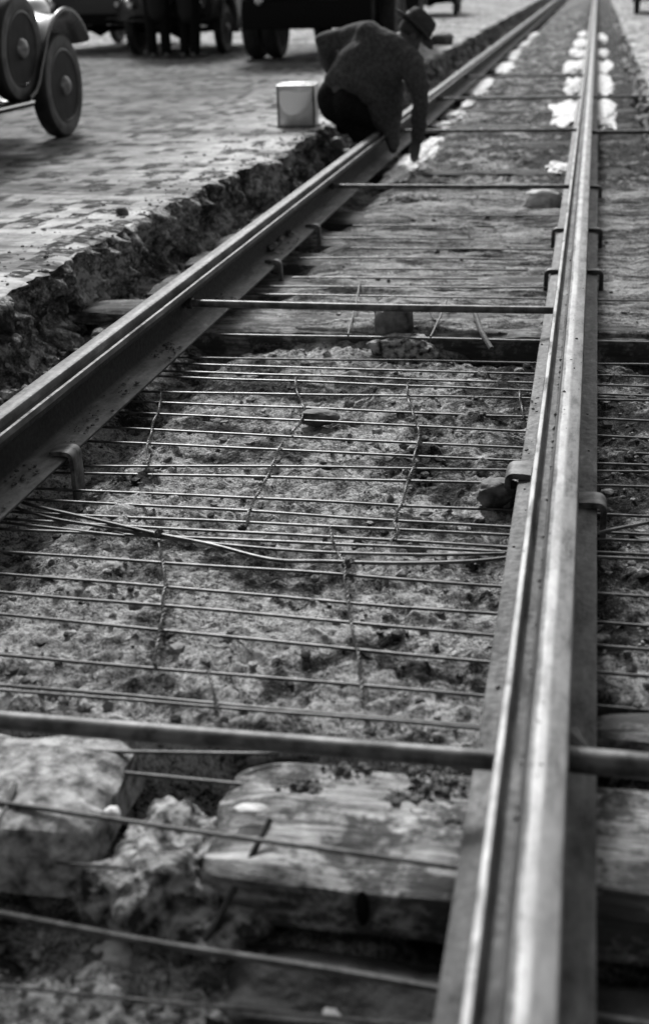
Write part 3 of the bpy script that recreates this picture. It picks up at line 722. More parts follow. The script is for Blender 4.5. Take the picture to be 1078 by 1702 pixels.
def thin_rod(a, b, r, label):
    A = at(*a); B = at(*b); return tag(MB().tube([A, A*.5+B*.5+np.array([0.004, 0, .003]), B], r, 8).build('thin_rod', M['iron']), label, 'thin rod')
thin_rod((449, 1362, -.225), (340, 1565, -.33), .0055, 'dark thin rod slanting down from the white chip on the pale tie')
thin_rod((26, 1305, -.22), (-10, 1385, -.235), .005, 'dark thin rod on the left pale block at the photo edge')
thin_rod((598, 470, -.21), (578, 556, -.222), .004, 'thin dark wire slanting under the rod, left of the upright block')
thin_rod((742, 500, -.2), (715, 560, -.225), .004, 'thin dark wire slanting under the rod, right of the upright block')
path_wire('twig', [(786, 515, -.21), (794, 535, -.21), (800, 552, -.215), (816, 580, -.24)], .010, 'dark crooked stick under the rod near the bright rail', 'stick', None, 'crumb', sm=4)
path_wire('twig', [(712, 505, -.2), (716, 522, -.21), (722, 533, -.22)], .005, 'tiny bent hook of wire under the rod', 'hook', None, 'crumb', sm=4)

# dark slot in the near tie
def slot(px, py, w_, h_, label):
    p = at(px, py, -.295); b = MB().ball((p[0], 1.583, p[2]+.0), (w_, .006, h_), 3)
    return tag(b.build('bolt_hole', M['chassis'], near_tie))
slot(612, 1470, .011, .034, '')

# ------------------------------------------------------------------ rail clips and spikes
def clip(x, y, sgn, w_, th, drop, label, group, toe=.05, mat='clip', rz=0.0):
    """flat bent iron: a toe resting on the rail foot, a rounded shoulder and a shank going down beside it; sgn = side of the foot"""
    path = [(-toe, .004), (-toe*.5, .006), (0, .006)]
    for t in np.linspace(0, math.pi/2, 7)[1:]: path.append((.016*math.sin(t)+0, .006-.016*(1-math.cos(t))))
    path += [(.017, -.04), (.017, -drop*.7), (.014, -drop)]
    P = []
    n = len(path); vs = []
    for i, (u, v_) in enumerate(path):
        a = path[max(i-1, 0)]; b = path[min(i+1, n-1)]; tx, tz = b[0]-a[0], b[1]-a[1]; L = math.hypot(tx, tz); nx, nz = -tz/L, tx/L
        wv = w_*(1-.12*(i/(n-1)))
        for (o_, ww) in ((th/2, -.5), (th/2+.001, -.42), (th/2+.001, .42), (th/2, .5), (-th/2, .5), (-th/2, -.5)):
            vs.append((sgn*(u+nx*o_), ww*wv, v_+nz*o_))
    m = 6
    fs = [(i*m+k, i*m+(k+1) % m, (i+1)*m+(k+1) % m, (i+1)*m+k) for i in range(n-1) for k in range(m)] + [tuple(range(m))[::-1], tuple((n-1)*m+k for k in range(m))]
    if sgn < 0: fs = [f[::-1] for f in fs]
    o = MB().add(vs, fs).build('rail_clip', M[mat])
    b = bmesh.new(); b.from_mesh(o.data); bmesh.ops.recalc_face_normals(b, faces=b.faces[:]); b.to_mesh(o.data); b.free()
    o.location = (x, y, -.160); o.rotation_euler = (0, 0, rz)
    return tag(o, label, 'rail clip', group)
GC = 'bent iron clips holding the rail feet'
fl_in_L = -GA+.093; fl_in_R = GA-.093; fl_out_R = GA+.108
clip(fl_in_L, 3.17, 1, .074, .012, .20, 'rusty bent flat iron clip hooked over the foot of the dark rail', GC, .045)
clip(fl_in_R-.010, 3.17, -1, .100, .016, .13, 'squarish bent clip on the left foot of the bright rail', GC, .042)
clip(fl_out_R, 2.985, 1, .075, .014, .12, 'bent clip with rounded shoulder on the right foot of the bright rail', GC, .045)
GS = 'rail spikes driven beside the rail feet'
for (x, y, sg, lb) in ((fl_in_L, 5.73, 1, 'bent spike on the foot of the dark rail, nearer of two'), (fl_in_L, 6.64, 1, 'bent spike on the foot of the dark rail, farther of two'),
                       (fl_in_R, 5.62, -1, 'dark spike at the left foot of the bright rail, nearer of two'), (fl_in_R, 6.60, -1, 'dark spike at the left foot of the bright rail, farther of two'),
                       (fl_out_R, 5.62, 1, 'dark spike at the right foot of the bright rail, nearer of two'), (fl_out_R, 6.60, 1, 'dark spike at the right foot of the bright rail, farther of two'),
                       (fl_out_R, 8.0, 1, 'dark spike at the right foot of the bright rail, beside the far tie rod')):
    o = clip(x, y, sg, .036, .018, .11, lb, GS, .05, 'iron' if x > 0 else 'clip'); o.name = 'rail_spike'; o['category'] = 'spike'
x, y = on_bed(968, 1185, -.165)
sh = MB().add([(0, 0, .002), (.012, -.05, .006), (.055, -.07, .003), (.03, -.01, .012), (.004, -.004, .012), (.05, -.068, .010)], [(0, 1, 2, 3), (0, 4, 1), (3, 4, 0), (4, 5, 1), (3, 5, 4), (2, 5, 3), (1, 5, 2)]).build('iron_shard', M['iron'], smooth=False)
sh.location = (GA+.045, 1.93, -.157); tag(sh, 'dark pointed iron shard on the right foot of the bright rail by the plank', 'shard')

# ------------------------------------------------------------------ white mortar heaps
GM = 'white mortar heaps along the rails'
def mortar(px, py, wpx, hpx, label, seed, z=-.235):
    p = at(px, py, z); e = at(px+wpx/2, py, z); f = at(px, py-hpx/2, z); g = at(px, py+hpx/2, z)
    return rock('mortar_heap', (p[0], p[1], z-.02), (abs(e[0]-p[0]), abs(f[1]-g[1])/2, .030), M['mortar'], label, 'mortar heap', seed, GM, .85, 4)
rl = [(938, 184, 54, 38), (950, 140, 36, 26), (955, 109, 30, 17), (959, 87, 22, 11), (963, 71, 20, 10), (967, 56, 15, 8)]
for k, a in enumerate(rl): mortar(*a, 'white mortar heap left of the bright rail, %s from the camera' % ORD[k], 500+3*k)
rr_ = [(1005, 187, 34, 36), (1003, 141, 30, 26), (1002, 109, 26, 20), (1002, 86, 18, 11), (998, 62, 15, 15)]
for k, a in enumerate(rr_): mortar(*a, 'white mortar heap right of the bright rail, %s from the camera' % ORD[k], 530+3*k)
lf = [(728, 206, 40, 8), (756, 190, 34, 14), (776, 172, 18, 12), (803, 143, 30, 22), (838, 110, 34, 15), (854, 89, 20, 13), (870, 73, 18, 11), (884, 58, 14, 8)]
for k, a in enumerate(lf): mortar(*a, 'white mortar heap beside the dark rail beyond the man, %s from his hand' % ORD[k], 560+3*k)
mortar(678, 275, 40, 50, 'white mortar strip at the fingertips of the stooping man', 590)
mortar(712, 240, 34, 28, 'white mortar patch right of the hand of the stooping man', 593)
mortar(925, 275, 40, 14, 'small pale mortar smear left of the bright rail, level with the hand of the man', 596)

# ------------------------------------------------------------------ square tin can
pL, pR = at(459, 213, 0), at(521, 212, 0)
wd = float(np.linalg.norm(pR-pL)); cx, cy = (pL+pR)[:2]/2
can = thing('tin_can', 'square tin can with a sky reflection painted white on its front, beside the man', 'can', (cx, cy+wd*.45, .002), math.atan2(pR[1]-pL[1], pR[0]-pL[0]))
H = .305; hw = wd/2; dp = wd*.45
def ringb(m, z, h, k, bev): return m.box((0, 0, z+h/2), (wd*k, 2*dp*k, h), bev)
m = MB()
# walls as thin boxes: open top
for (c, s_) in (((0, -dp+.002, H/2), (wd-.03, .003, H-.02)), ((0, dp-.002, H/2), (wd-.03, .003, H-.02)), ((-hw+.002, 0, H/2), (.003, 2*dp-.03, H-.02)), ((hw-.002, 0, H/2), (.003, 2*dp-.03, H-.02))): m.box(c, s_, .001)
m.box((0, 0, .012), (wd-.01, 2*dp-.01, .004), .001); m.build('wall', M['tin'], can)
m = MB()
for sx in (-1, 1):
    for sy in (-1, 1): MB().tube([(sx*(hw-.007), sy*(dp-.007), .004), (sx*(hw-.007), sy*(dp-.007), H)], .0085, 10).build('corner_seam', M['tin_dark'], can)
for z_, nm in ((.008, 'bottom_rim'), (H-.004, 'top_rim')):
    m = MB(); c4 = [(-hw+.004, -dp+.004), (hw-.004, -dp+.004), (hw-.004, dp-.004), (-hw+.004, dp-.004)]
    for i in range(4): m.capsule((*c4[i], z_), (*c4[(i+1) % 4], z_), .007, .007, n=8)
    m.build(nm, M['tin_dark' if nm == 'bottom_rim' else 'tin'], can)
m = MB(); m.box((0, 0, H-.035), (wd-.012, 2*dp-.012, .02), .004); m.build('contents', M['mortar'], can)
# sky reflection on the dented front, modelled as a bulging white tongue
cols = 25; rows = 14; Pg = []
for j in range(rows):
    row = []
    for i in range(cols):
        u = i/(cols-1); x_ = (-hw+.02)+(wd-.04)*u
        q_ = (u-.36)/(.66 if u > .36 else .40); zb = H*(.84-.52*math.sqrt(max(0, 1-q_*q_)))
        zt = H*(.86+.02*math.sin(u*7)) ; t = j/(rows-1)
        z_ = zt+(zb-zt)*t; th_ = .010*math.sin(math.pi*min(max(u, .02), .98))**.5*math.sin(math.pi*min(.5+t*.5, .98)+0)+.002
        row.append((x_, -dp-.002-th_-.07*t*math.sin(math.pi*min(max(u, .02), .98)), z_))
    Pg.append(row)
m = MB().sheet(Pg); o = m.build('sky_reflection', M['sky_glint'], can); md = o.modifiers.new('t', 'SOLIDIFY'); md.thickness = .004; md.offset = 0

# ------------------------------------------------------------------ vehicles
def wheel(parent, name, x, y, z, r, wdt, sgn, disc='disc', spokes=True):
    """upright wheel about the x axis; sgn = outer side"""
    e = bpy.data.objects.new(name, None); COL.objects.link(e); e.location = (x, y, z); e.parent = parent; e.empty_display_size = .1
    h = wdt/2; ri = r*.70
    def S(p): return [(a, sgn*b) for a, b in p]
    side = [(ri, -h*.75), (ri+.01, -h*.9), (r*.86, -h), (r*.95, -h*.88)]
    tr = MB().lathe(S([(r*.952, -h*.86), (r*.985, -h*.7), (r, -h*.35), (r, h*.35), (r*.985, h*.7), (r*.952, h*.86)]), 48); tr.build('tread', M['tread'], e)
    MB().lathe(S(side+[(r*.95, h*.86), (r*.86, h), (ri+.01, h*.9), (ri, h*.75)]), 48).build('tyre', M['tyre'], e)
    MB().lathe(S([(ri*.80, h*.2), (ri*1.0, h*.80), (ri*1.02, h*.92), (ri*.96, h*.98), (ri*.90, h*.6), (ri*.86, h*.3)]), 48).build('rim', M[disc], e)
    MB().lathe(S([(ri*.95, -h*.7), (ri*.95, -h*.55), (ri*.66, -h*.5), (ri*.64, -h*.05), (.02, h*.0)]), 40).build('brake_drum', M['chassis'], e)
    for k in range(12):
        a = k*math.pi/6; MB().capsule((sgn*h*.55, .04*math.cos(a), .04*math.sin(a)), (sgn*h*.38, ri*.93*math.cos(a), ri*.93*math.sin(a)), .021, .015, n=8).build('spoke', M['spoke'], e)
    MB().lathe(S([(.075, h*.4), (.072, h*.95), (.055, h*1.25), (.05, h*1.3), (.03, h*1.48), (.005, h*1.52)]), 24).build('hub_cap', M['nickel'], e)
    return e
def sweep(path, half_w, x_c, lip, mat, name, parent, crown=.025, sgn=1):
    """a mudguard: cross-section of width 2*half_w swept along (y,z) path, with a rolled outer lip and inner thickness"""
    sec = []
    for t in np.linspace(-1, 1, 9): sec.append((half_w*t, crown*(1-t*t)))
    sec = sec + [(half_w+.010, -.012), (half_w+.008, -.035*lip), (half_w-.004, -.035*lip), (half_w-.008, -.014)] + [(half_w*t, crown*(1-t*t)-.016) for t in np.linspace(.9, -.98, 7)] + [(-half_w-.004, -.012)]
    n = len(sec); vs = []
    for i, (y_, z_) in enumerate(path):
        a = path[max(i-1, 0)]; b = path[min(i+1, len(path)-1)]; ty, tz = b[0]-a[0], b[1]-a[1]; L = math.hypot(ty, tz); ny, nz = -tz/L, ty/L
        if nz < -1e-3 and False: ny, nz = -ny, -nz
        for u, v_ in sec: vs.append((x_c+sgn*u, y_-ny*-v_ if False else y_+ny*v_, z_+nz*v_))
    fs = [(i*n+k, i*n+(k+1) % n, (i+1)*n+(k+1) % n, (i+1)*n+k) for i in range(len(path)-1) for k in range(n)] + [tuple(range(n)), tuple((len(path)-1)*n+k for k in range(n))]
    o = MB().add(vs, fs).build(name, M[mat], parent)
    b = bmesh.new(); b.from_mesh(o.data); bmesh.ops.recalc_face_normals(b, faces=b.faces[:]); b.to_mesh(o.data); b.free(); return o
def loft(secs, mat, name, parent):
    n = len(secs[0]); vs = [p for s_ in secs for p in s_]
    fs = [(i*n+k, i*n+(k+1) % n, (i+1)*n+(k+1) % n, (i+1)*n+k) for i in range(len(secs)-1) for k in range(n)] + [tuple(range(n))[::-1], tuple((len(secs)-1)*n+k for k in range(n))]
    o = MB().add(vs, fs).build(name, M[mat], parent)
    b = bmesh.new(); b.from_mesh(o.data); bmesh.ops.recalc_face_normals(b, faces=b.faces[:]); b.to_mesh(o.data); b.free(); return o
def rsec(y, hw_, z0, z1, rt=.12, rb=.03):
    out = []
    for cx_, cz_, r_, a0 in ((hw_-rb, z0+rb, rb, -90), (hw_-rt, z1-rt, rt, 0), (-hw_+rt, z1-rt, rt, 90), (-hw_+rb, z0+rb, rb, 180)):
        for k in range(5):
            a = math.radians(a0+90*k/4); out.append((cx_+r_*math.cos(a), y, cz_+r_*math.sin(a)))
    return out
def make_car(label, loc, rz, group, paint='paint'):
    c = thing('parked_car', label, 'car', loc, rz, group)
    WR, TR, FY, RY_ = .365, .70, 1.35, -1.45
    loft([rsec(y, .32, .42, .55, .02, .02) for y in (-2.0, -1, 0, 1, 1.75)], 'chassis', 'chassis', c)
    body = loft([rsec(-2.0, .52, .50, 1.2, .2), rsec(-1.9, .64, .48, 1.72, .22), rsec(-1.2, .67, .46, 1.82, .16), rsec(-.2, .66, .46, 1.84, .16), rsec(.35, .60, .46, 1.80, .16), rsec(.42, .56, .46, 1.12, .2)], paint, 'body', c)
    loft([rsec(.40, .54, .50, 1.12, .2), rsec(1.0, .42, .52, 1.08, .2), rsec(1.55, .34, .54, 1.04, .18)], paint, 'hood', c)
    rad = loft([rsec(1.555, .33, .50, 1.05, .14), rsec(1.66, .33, .50, 1.05, .14)], 'chrome', 'radiator', c)
    loft([rsec(1.662, .28, .56, 1.0, .1), rsec(1.668, .28, .56, 1.0, .1)], 'chassis', 'grille', rad)
    for sx in (-1, 1):
        for (y0, y1, nm) in ((-.55, .22, 'front'), (-1.35, -.62, 'rear')):
            d = loft([[(sx*.655, y0, .50), (sx*.655, y1, .50), (sx*.655, y1, 1.20), (sx*.655, y0, 1.20)], [(sx*.683, y0+.01, .51), (sx*.683, y1-.01, .51), (sx*.683, y1-.01, 1.19), (sx*.683, y0+.01, 1.19)]], paint, 'door', c)
            MB().tube([(sx*.70, y0+.06, 1.06), (sx*.70, y0+.18, 1.06)], .012, 8).build('handle', M['chrome'], d)
            g = loft([[(sx*.66, y0+.05, 1.25), (sx*.66, y1-.05, 1.25), (sx*.66, y1-.05, 1.64), (sx*.66, y0+.05, 1.64)], [(sx*.678, y0+.05, 1.25), (sx*.678, y1-.05, 1.25), (sx*.678, y1-.05, 1.64), (sx*.678, y0+.05, 1.64)]], 'glass', 'window', c)
    MB().box((0, -2.0, 1.42), (.7, .03, .28), .03).build('window', M['glass'], c)
    MB().box((0, .415, 1.45), (1.0, .03, .42), .02).build('windscreen', M['glass'], c)
    # mudguards
    fr = [(FY+.47*math.cos(a), WR+.03+.47*math.sin(a)) for a in np.radians(np.linspace(33, 150, 24))]
    fr += [(.83, .50), (.77, .42), (.69, .36), (.58, .325)]
    fr = fr[::-1]
    re = [(-1.02, .32), (-1.04, .45)] + [(RY_+.46*math.cos(a), WR+.03+.46*math.sin(a)) for a in np.radians(np.linspace(22, 165, 22))]
    re = re[::-1]
    for sx in (-1, 1):
        sweep(fr[::-1], .125, sx*.69, 1, 'fender', 'fender', c, .03, sx)
        sweep(re[::-1], .125, sx*.69, 1, 'fender', 'fender', c, .03, sx)
        rb = MB().box((sx*.70, -.20, .305), (.26, 1.62, .035), .012).build('running_board', M['chassis'], c)
        MB().tube([(sx*.835, -1.0, .318), (sx*.835, .58, .318)], .011, 8).build('edge_trim', M['chrome'], rb)
        MB().box((sx*.56, -.2, .40), (.03, 1.5, .16), .01).build('splash_apron', M['paint'], c)
        wheel(c, 'wheel', sx*TR, FY, WR, WR, .135, sx); wheel(c, 'wheel', sx*TR, RY_, WR, WR, .135, sx)
        sp = wheel(c, 'spare_wheel', sx*.73, .60, .66, .345, .125, sx); sp.rotation_euler = (0, math.radians(sx*4), 0)
        hl = bpy.data.objects.new('headlight', None); COL.objects.link(hl); hl.parent = c; hl.location = (sx*.46, 1.62, .86); hl.empty_display_size = .1
        MB().lathe([(.03, -.16), (.09, -.10), (.115, -.02), (.12, .03), (.105, .05)], 24, 'y').build('lamp_shell', M['chrome'], hl)
        MB().lathe([(.10, .045), (.08, .065), (.02, .075)], 24, 'y').build('lens', M['glass'], hl)
        tl = MB().lathe([(.02, .06), (.05, .03), (.05, -.02), (.03, -.04)], 16, 'y', (sx*.55, -2.05, .72)).build('tail_light', M['chrome'], c)
    MB().tube([(-.6, -2.06, .56), (0, -2.08, .56), (.6, -2.06, .56)], .03, 10).build('rear_crossbar', M['chassis'], c)
    for yy in (FY, RY_): MB().tube([(-.66, yy, WR), (-.15, yy, WR-.02), (0, yy, WR-.03), (.15, yy, WR-.02), (.66, yy, WR)], [.035, .05, .12, .05, .035], 12).build('axle', M['chassis'], c)
    return c
GCAR = 'dark cars parked along the street'
car = make_car('dark car with side mounted spare wheel, nearest vehicle at the left edge', (-3.79, 7.97, 0), 0, GCAR)
c2 = copy_tree(car); pb = at(290, 100, 0); c2.location = (pb[0]-.38, 21.7, 0); c2.rotation_euler = (0, 0, 0)
c5 = copy_tree(car); c5.location = (pb[0]-.38-1.85, 23.2, 0); c5['label'] = 'dark car farther off, seen between the near car and the coated figures'
c2['label'] = 'dark car seen from behind, standing behind the near car and left of the truck'
c3 = copy_tree(car); p = at(720, 28, 0); c3.location = (p[0]-.3, p[1]+2.2, 0); c3.rotation_euler = (0, 0, math.radians(4)); c3['label'] = 'small distant dark car above the hat of the stooping man'
p = at(1062, 26, 0); c4 = copy_tree(car); c4.location = (p[0]+.7, p[1]+2.5, 0); c4.rotation_euler = (0, 0, math.radians(-2)); c4['label'] = 'distant dark car on the right hand paving at the upper right corner'

def make_truck(label, loc, rz):
    t = thing('truck', label, 'truck', loc, rz)
    for sx in (-1, 1): MB().box((sx*.42, .8, .78), (.09, 5.4, .17), .01).build('chassis_rail', M['chassis'], t)
    MB().box((0, -.3, 1.02), (2.15, 3.6, .16), .02).build('cargo_floor', M['wood_body'], t)
    for sx in (-1, 1):
        MB().box((sx*1.06, -.3, 1.45), (.05, 3.6, .68), .015).build('side_board', M['wood_body'], t)
    MB().box((0, -2.09, 1.45), (2.06, .05, .66), .015).build('tailgate', M['wood_body'], t)
    MB().box((0, 1.49, 1.55), (2.06, .05, .9), .015).build('headboard', M['wood_body'], t)
    loft([rsec(1.56, .80, .75, 2.1, .15), rsec(2.6, .80, .75, 2.1, .15)], 'paint', 'cab', t)
    loft([rsec(2.602, .55, .75, 1.5, .2), rsec(3.5, .42, .78, 1.42, .18)], 'paint', 'hood', t)
    for sx in (-1, 1):
        MB().box((sx*.805, 2.1, 1.68), (.02, .7, .5), .01).build('window', M['glass'], t)
        wheel(t, 'rear_wheel', sx*.97, -.9, .50, .50, .24, sx, 'disc'); wheel(t, 'rear_wheel', sx*.69, -.9, .50, .495, .22, sx, 'disc')
        wheel(t, 'front_wheel', sx*.78, 2.95, .46, .46, .20, sx, 'disc')
        sweep([(2.95+.56*math.cos(a), .46+.56*math.sin(a)) for a in np.radians(np.linspace(10, 170, 20))], .14, sx*.78, 1, 'fender', 'fender', t, .02, sx)
        MB().tube([(sx*.5, -1.7, .78), (sx*.5, -1.3, .62), (sx*.5, -.9, .56), (sx*.5, -.5, .62), (sx*.5, -.1, .78)], .035, 8).build('leaf_spring', M['chassis'], t)
    MB().tube([(-.6, -.9, .5), (-.2, -.9, .5), (0, -.9, .5), (.2, -.9, .5), (.6, -.9, .5)], [.07, .08, .19, .08, .07], 14).build('rear_axle', M['chassis'], t)
    MB().box((0, -2.02, .60), (1.75, .14, .36), .02).build('rear_crossbeam', M['chassis'], t)
    lp = MB().lathe([(.02, .05), (.055, .02), (.055, -.02), (.03, -.04)], 16, 'y', (-.62, -2.12, .78)).build('tail_light', M['chrome'], t)
    return t
pw = at(432, 100, 0)
make_truck('dark truck with thick tyres seen from behind, to the left of the stooping man', (pw[0]+.83, pw[1]+.45+.9, 0), 0)

# ------------------------------------------------------------------ people
def V3(px, py, y): return Vector(atY(px, py, y*.945))
def hand(mb, wrist, d, palm_n, L=.18, curl=.9, r=1.0):
    """palm, four unequal bent fingers and a thumb; d = direction of the palm, palm_n = palm normal"""
    d = Vector(d).normalized(); n = Vector(palm_n); n = (n-d*n.dot(d)).normalized(); s_ = d.cross(n)
    pl = L*.5
    for k, o in enumerate((-1.5, -.5, .5, 1.5)):
        base = wrist+d*pl+s_*(o*.019)
        mb.capsule(wrist+s_*(o*.010), base, .017, .013, n=8)
        ln = L*(.40, .46, .44, .36)[k]; p = base; dd = d.copy()
        for j, fr in enumerate((.45, .32, .23)):
            ang = curl*(.35, .5, .4)[j]; dd = (dd*math.cos(ang)+n*math.sin(ang)).normalized(); q = p+dd*ln*fr
            mb.capsule(p, q, .0095-.001*j, .0088-.001*j, n=8); p = q
    b = wrist+d*pl*.3+s_*-.022; q = b+(d*.6-s_*.6+n*.4).normalized()*.045; mb.capsule(b, q, .014, .011, n=8); mb.capsule(q, q+(d*.8-s_*.1+n*.5).normalized()*.032, .0105, .009, n=8)
def head(mb, c, up, fwd, s=1.0):
    up = Vector(up).normalized(); f = Vector(fwd); f = (f-up*f.dot(up)).normalized(); r = f.cross(up)
    R = Matrix((r, f, up)).transposed().to_4x4()
    mb.ball(c+up*.03*s, (.077*s, .096*s, .095*s), 3, R); mb.ball(c-up*.045*s+f*.022*s, (.058*s, .070*s, .070*s), 3, R)
    mb.capsule(c+f*.09*s+up*.012*s, c+f*.112*s-up*.022*s, .010*s, .016*s, n=8)
    for sx in (-1, 1):
        mb.ball(c+r*(sx*.078*s)-f*.005*s, (.010*s, .022*s, .032*s), 2, R); mb.ball(c+r*(sx*.03*s)+f*.078*s+up*.018*s, (.018*s, .014*s, .010*s), 2, R)
    mb.ball(c+f*.085*s-up*.055*s, (.026*s, .012*s, .012*s), 2, R); mb.ball(c+f*.075*s-up*.095*s, (.026*s, .022*s, .02*s), 2, R)
    return R, up, f, r

man = thing('person', 'man in dark jacket and brimmed hat stooping over the dark rail', 'person', tuple(at(606, 266, -.25)))
INV = Matrix.Translation(-Vector(man.location))
def mbuild(mb, *a, **k):
    mb.v = [tuple(Vector(p)-Vector(man.location)) for p in mb.v]; return mb.build(*a, **k)
pel = V3(568, 160, 10.28); sp1 = V3(592, 122, 10.22); che = V3(628, 88, 10.16); nb = V3(655, 74, 10.2)
hc = V3(680, 58, 10.3); hup = V3(703, 32, 10.34)-hc; hfw = Vector((.75, .5, -.55))
lsh = V3(610, 60, 10.26); lel = V3(541, 71, 10.44); lwr = V3(556, 117, 10.58)
rsh = V3(680, 106, 10.02); rel = V3(698, 172, 9.93); rwr = V3(693, 228, 10.02)
lhip = V3(556, 168, 10.40); rhip = V3(584, 170, 10.16)
lkn = V3(628, 178, 10.62); rkn = V3(636, 204, 10.22); lft = V3(572, 232, 10.55); rft = V3(606, 246, 10.22)
b = MB()
b.chain([pel, sp1, che, nb], [.145, .14, .15, .07]); b.capsule(nb, hc, .062, .055)
b.capsule(lsh, rsh, .085, .085)
b.chain([lsh, lel, lwr], [.055, .040, .030]); b.chain([rsh, rel, rwr], [.062, .046, .032])
b.chain([lhip, lkn, lft+Vector((0, 0, .08))], [.095, .062, .042]); b.chain([rhip, rkn, rft+Vector((0, 0, .08))], [.095, .062, .042])
R, up, f, r = head(b, hc, hup, hfw)
hand(b, rwr, (V3(688, 258, 10.0)-rwr), Vector((.25, 1, 0)), .19, .55); hand(b, lwr, (V3(566, 140, 10.42)-lwr), Vector((.3, 1, 0)), .17, .7)
mbuild(b, 'body', M['skin'], man, remesh=.008, smoothit=2)
j = MB()
j.chain([V3(574, 136, 10.27), V3(592, 112, 10.22), V3(625, 86, 10.15), V3(648, 78, 10.18)], [.160, .172, .165, .105])
j.chain([V3(590, 138, 10.14), V3(632, 118, 10.08), V3(658, 106, 10.05)], [.115, .135, .125])
j.chain([V3(570, 126, 10.36), V3(590, 98, 10.28), V3(612, 66, 10.16)], [.12, .135, .10])
j.chain([V3(612, 56, 10.16), V3(650, 84, 10.08), V3(682, 104, 10.05)], [.10, .13, .105])
j.chain([V3(606, 54, 10.26), V3(575, 62, 10.38), V3(539, 70, 10.44), V3(545, 92, 10.54), V3(556, 116, 10.58)], [.090, .088, .078, .088, .075])
j.chain([V3(672, 98, 10.03), V3(686, 116, 9.97), V3(697, 145, 9.93), V3(699, 175, 9.92), V3(693, 228, 10.0)], [.105, .098, .078, .066, .056])
j.chain([V3(645, 145, 10.12), V3(648, 165, 10.15), V3(649, 200, 10.18), V3(652, 228, 9.98), V3(654, 250, 9.86)], [.12, .105, .085, .062, .036])
j.chain([V3(612, 140, 10.10), V3(626, 165, 10.10), V3(634, 200, 10.13), V3(642, 228, 10.15)], [.12, .10, .07, .03])
# rolled hem, collar and two pulled folds
j.chain([V3(545, 123, 10.24), V3(560, 123, 10.10), V3(582, 130, 10.02), V3(604, 144, 9.98), V3(618, 165, 10.0), V3(628, 195, 10.05), V3(638, 225, 10.1)], [.018, .022, .022, .022, .022, .020, .016])
j.chain([V3(640, 60, 10.22), V3(652, 70, 10.12), V3(668, 80, 10.1), V3(680, 84, 10.2)], [.035, .045, .045, .035])
j.chain([V3(628, 100, 9.99), V3(650, 130, 9.955), V3(664, 160, 10.0)], [.012, .030, .012])
j.chain([V3(600, 62, 10.07), V3(588, 88, 10.10), V3(572, 112, 10.16)], [.012, .026, .012])
jo = mbuild(j, 'jacket', M['jacket'], man, remesh=.012, smoothit=5)
Vt = np.array([v.co[:] for v in jo.data.vertices]); Nn = np.array([v.normal[:] for v in jo.data.vertices])
dd_ = -.012 + .013*fbm(Vt[:, 0]*7+Vt[:, 2]*5, Vt[:, 2]*7-Vt[:, 0]*3+Vt[:, 1]*4, 3, 700) + .024*np.abs(fbm(Vt[:, 0]*3-Vt[:, 2]*9, Vt[:, 2]*3+Vt[:, 0]*2, 2, 705))
Vt = Vt + Nn*dd_[:, None]; jo.data.vertices.foreach_set('co', Vt.ravel()); jo.data.update()
tq = MB()
tq.ball(V3(563, 162, 10.30), (.165, .17, .155), 3)
tq.chain([V3(560, 165, 10.4), lkn, lft+Vector((0, 0, .10))], [.155, .09, .068]); tq.chain([V3(585, 170, 10.18), rkn, rft+Vector((0, 0, .10))], [.145, .09, .068])
tq.chain([V3(562, 172, 10.3), V3(588, 196, 10.25), V3(600, 225, 10.25)], [.15, .11, .08])
mbuild(tq, 'trousers', M['trousers'], man, remesh=.012, smoothit=4)
for ft, dr in ((lft, Vector((.9, .4, 0))), (rft, Vector((.95, .2, 0)))):
    dr.normalize(); fz = ft.copy(); fz.z = -.22
    s_ = MB(); s_.chain([fz-dr*.08, fz+dr*.04, fz+dr*.16], [.045, .048, .036]); s_.chain([fz-dr*.07, fz-dr*.06+Vector((0, 0, .09))], [.045, .05]); s_.box(tuple(fz+dr*.03-Vector((0, 0, .035))), (.26, .085, .018), .006, Matrix.Rotation(math.atan2(dr.y, dr.x), 4, 'Z'))
    mbuild(s_, 'shoe', M['shoe'], man, remesh=.008, smoothit=2)
hr = MB(); hr.ball(hc+up*.032-f*.012, (.083, .098, .094), 3, R); mbuild(hr, 'hair', M['hair'], man)
# hat: brim, dented crown and band, tilted with the head
ht = MB(); prof_h = [(a_*1.12, b_*1.06) for a_, b_ in [(.112, .045), (.168, .036), (.172, .040), (.168, .046), (.115, .056), (.106, .062), (.104, .10), (.100, .135), (.088, .158), (.05, .160), (.02, .150), (.001, .148)]]
vs = []; n = 36
for (rr2, zz) in prof_h:
    for k in range(n):
        th = 2*math.pi*k/n; cx_, sx_ = math.cos(th), math.sin(th)
        dz = .012*sx_*sx_*(1 if rr2 > .13 else 0) - .012*(1 if rr2 > .13 else 0)*max(0, cx_)
        if zz > .12: dz -= .018*math.exp(-(sx_*rr2/.03)**2)
        vs.append(tuple(hc+r*(rr2*.88*sx_)+f*(rr2*1.0*cx_)+up*(zz+dz+.012)))
fs = [(i*n+k, i*n+(k+1) % n, (i+1)*n+(k+1) % n, (i+1)*n+k) for i in range(len(prof_h)-1) for k in range(n)] + [tuple((len(prof_h)-1)*n+k for k in range(n))]
ho = mbuild(ht.add(vs, fs), 'hat', M['hat'], man)
hb = MB(); vs = []
for (rr2, zz) in ((.1225, .072), (.1225, .100)):
    for k in range(n):
        th = 2*math.pi*k/n; vs.append(tuple(hc+r*(rr2*.88*math.sin(th))+f*(rr2*math.cos(th))+up*(zz+.012)))
fs = [(k, (k+1) % n, n+(k+1) % n, n+k) for k in range(n)]
mbuild(hb.add(vs, fs), 'hat_band', M['hatband'], ho)
bpy.data.objects['hat_band'].parent = ho

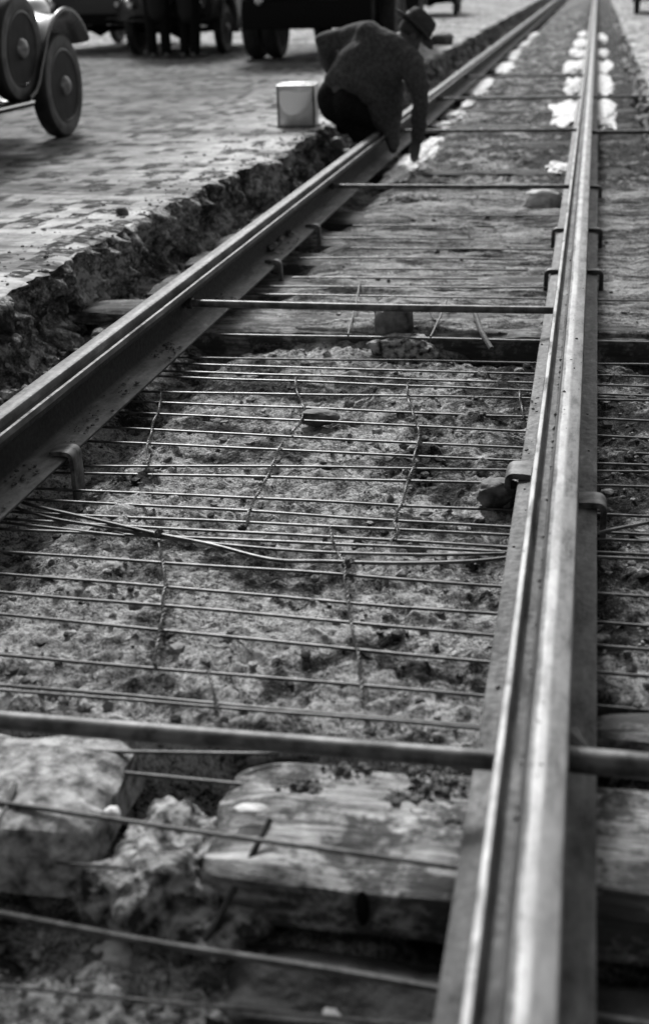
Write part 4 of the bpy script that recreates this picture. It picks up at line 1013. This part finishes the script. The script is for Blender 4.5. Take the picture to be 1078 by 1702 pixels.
def bystander(px, py, label, coat_len, wide, rz):
    p = at(px, py, 0); t = thing('person', label, 'person', (p[0], p[1], 0), rz, 'people standing by the parked car')
    b = MB()
    for sx in (-1, 1):
        b.chain([(sx*.09, 0, .88), (sx*.10, .02, .48), (sx*.10, -.02, .09)], [.085, .058, .04]); b.chain([(sx*.10, -.02, .04), (sx*.11, .16, .03)], [.035, .03])
        b.chain([(sx*.20, 0, 1.40), (sx*.25, -.02, 1.12), (sx*.22, .08, .90)], [.058, .044, .032]); hand(b, Vector((sx*.22, .08, .89)), (0, .12, -1), (-sx*.6, .5, 0), .18, .6)
    b.chain([(0, 0, .92), (0, 0, 1.15), (0, 0, 1.38), (0, .01, 1.52)], [.14, .13, .14, .06]); b.capsule((-.16, 0, 1.40), (.16, 0, 1.40), .075, .075)
    head(b, Vector((0, .03, 1.62)), (0, 0, 1), (0, 1, 0)); b.build('body', M['skin'], t, remesh=.01, smoothit=2)
    c = MB(); c.chain([(0, 0, coat_len), (0, 0, .95), (0, 0, 1.2), (0, 0, 1.42)], [wide, .19, .175, .12]); c.capsule((-.17, 0, 1.40), (.17, 0, 1.40), .09, .09)
    for sx in (-1, 1): c.chain([(sx*.19, 0, 1.40), (sx*.26, -.02, 1.12), (sx*.23, .07, .93)], [.085, .068, .055])
    c.build('overcoat', M['coat'], t, remesh=.015, smoothit=4)
    q = MB()
    for sx in (-1, 1): q.chain([(sx*.09, 0, .86), (sx*.10, .02, .48), (sx*.10, -.02, .09)], [.11, .085, .075])
    q.build('trousers', M['trousers'], t, remesh=.014, smoothit=3)
    for sx in (-1, 1):
        s_ = MB(); s_.chain([(sx*.10, -.06, .045), (sx*.105, .05, .045), (sx*.115, .17, .035)], [.045, .045, .034]); s_.build('shoe', M['shoe'], t, remesh=.01, smoothit=2)
    h = MB(); h.lathe([(.10, 1.70), (.16, 1.69), (.165, 1.70), (.11, 1.72), (.105, 1.80), (.08, 1.83), (.01, 1.83)], 28, 'z', (0, .02, 0)); h.build('hat', M['hat'], t)
    return t
bystander(266, 97, 'dark coated figure standing behind the parked car, left of two', .66, .15, .3)
bystander(318, 96, 'dark coated figure standing near the truck, right of two', .62, .15, -.4)
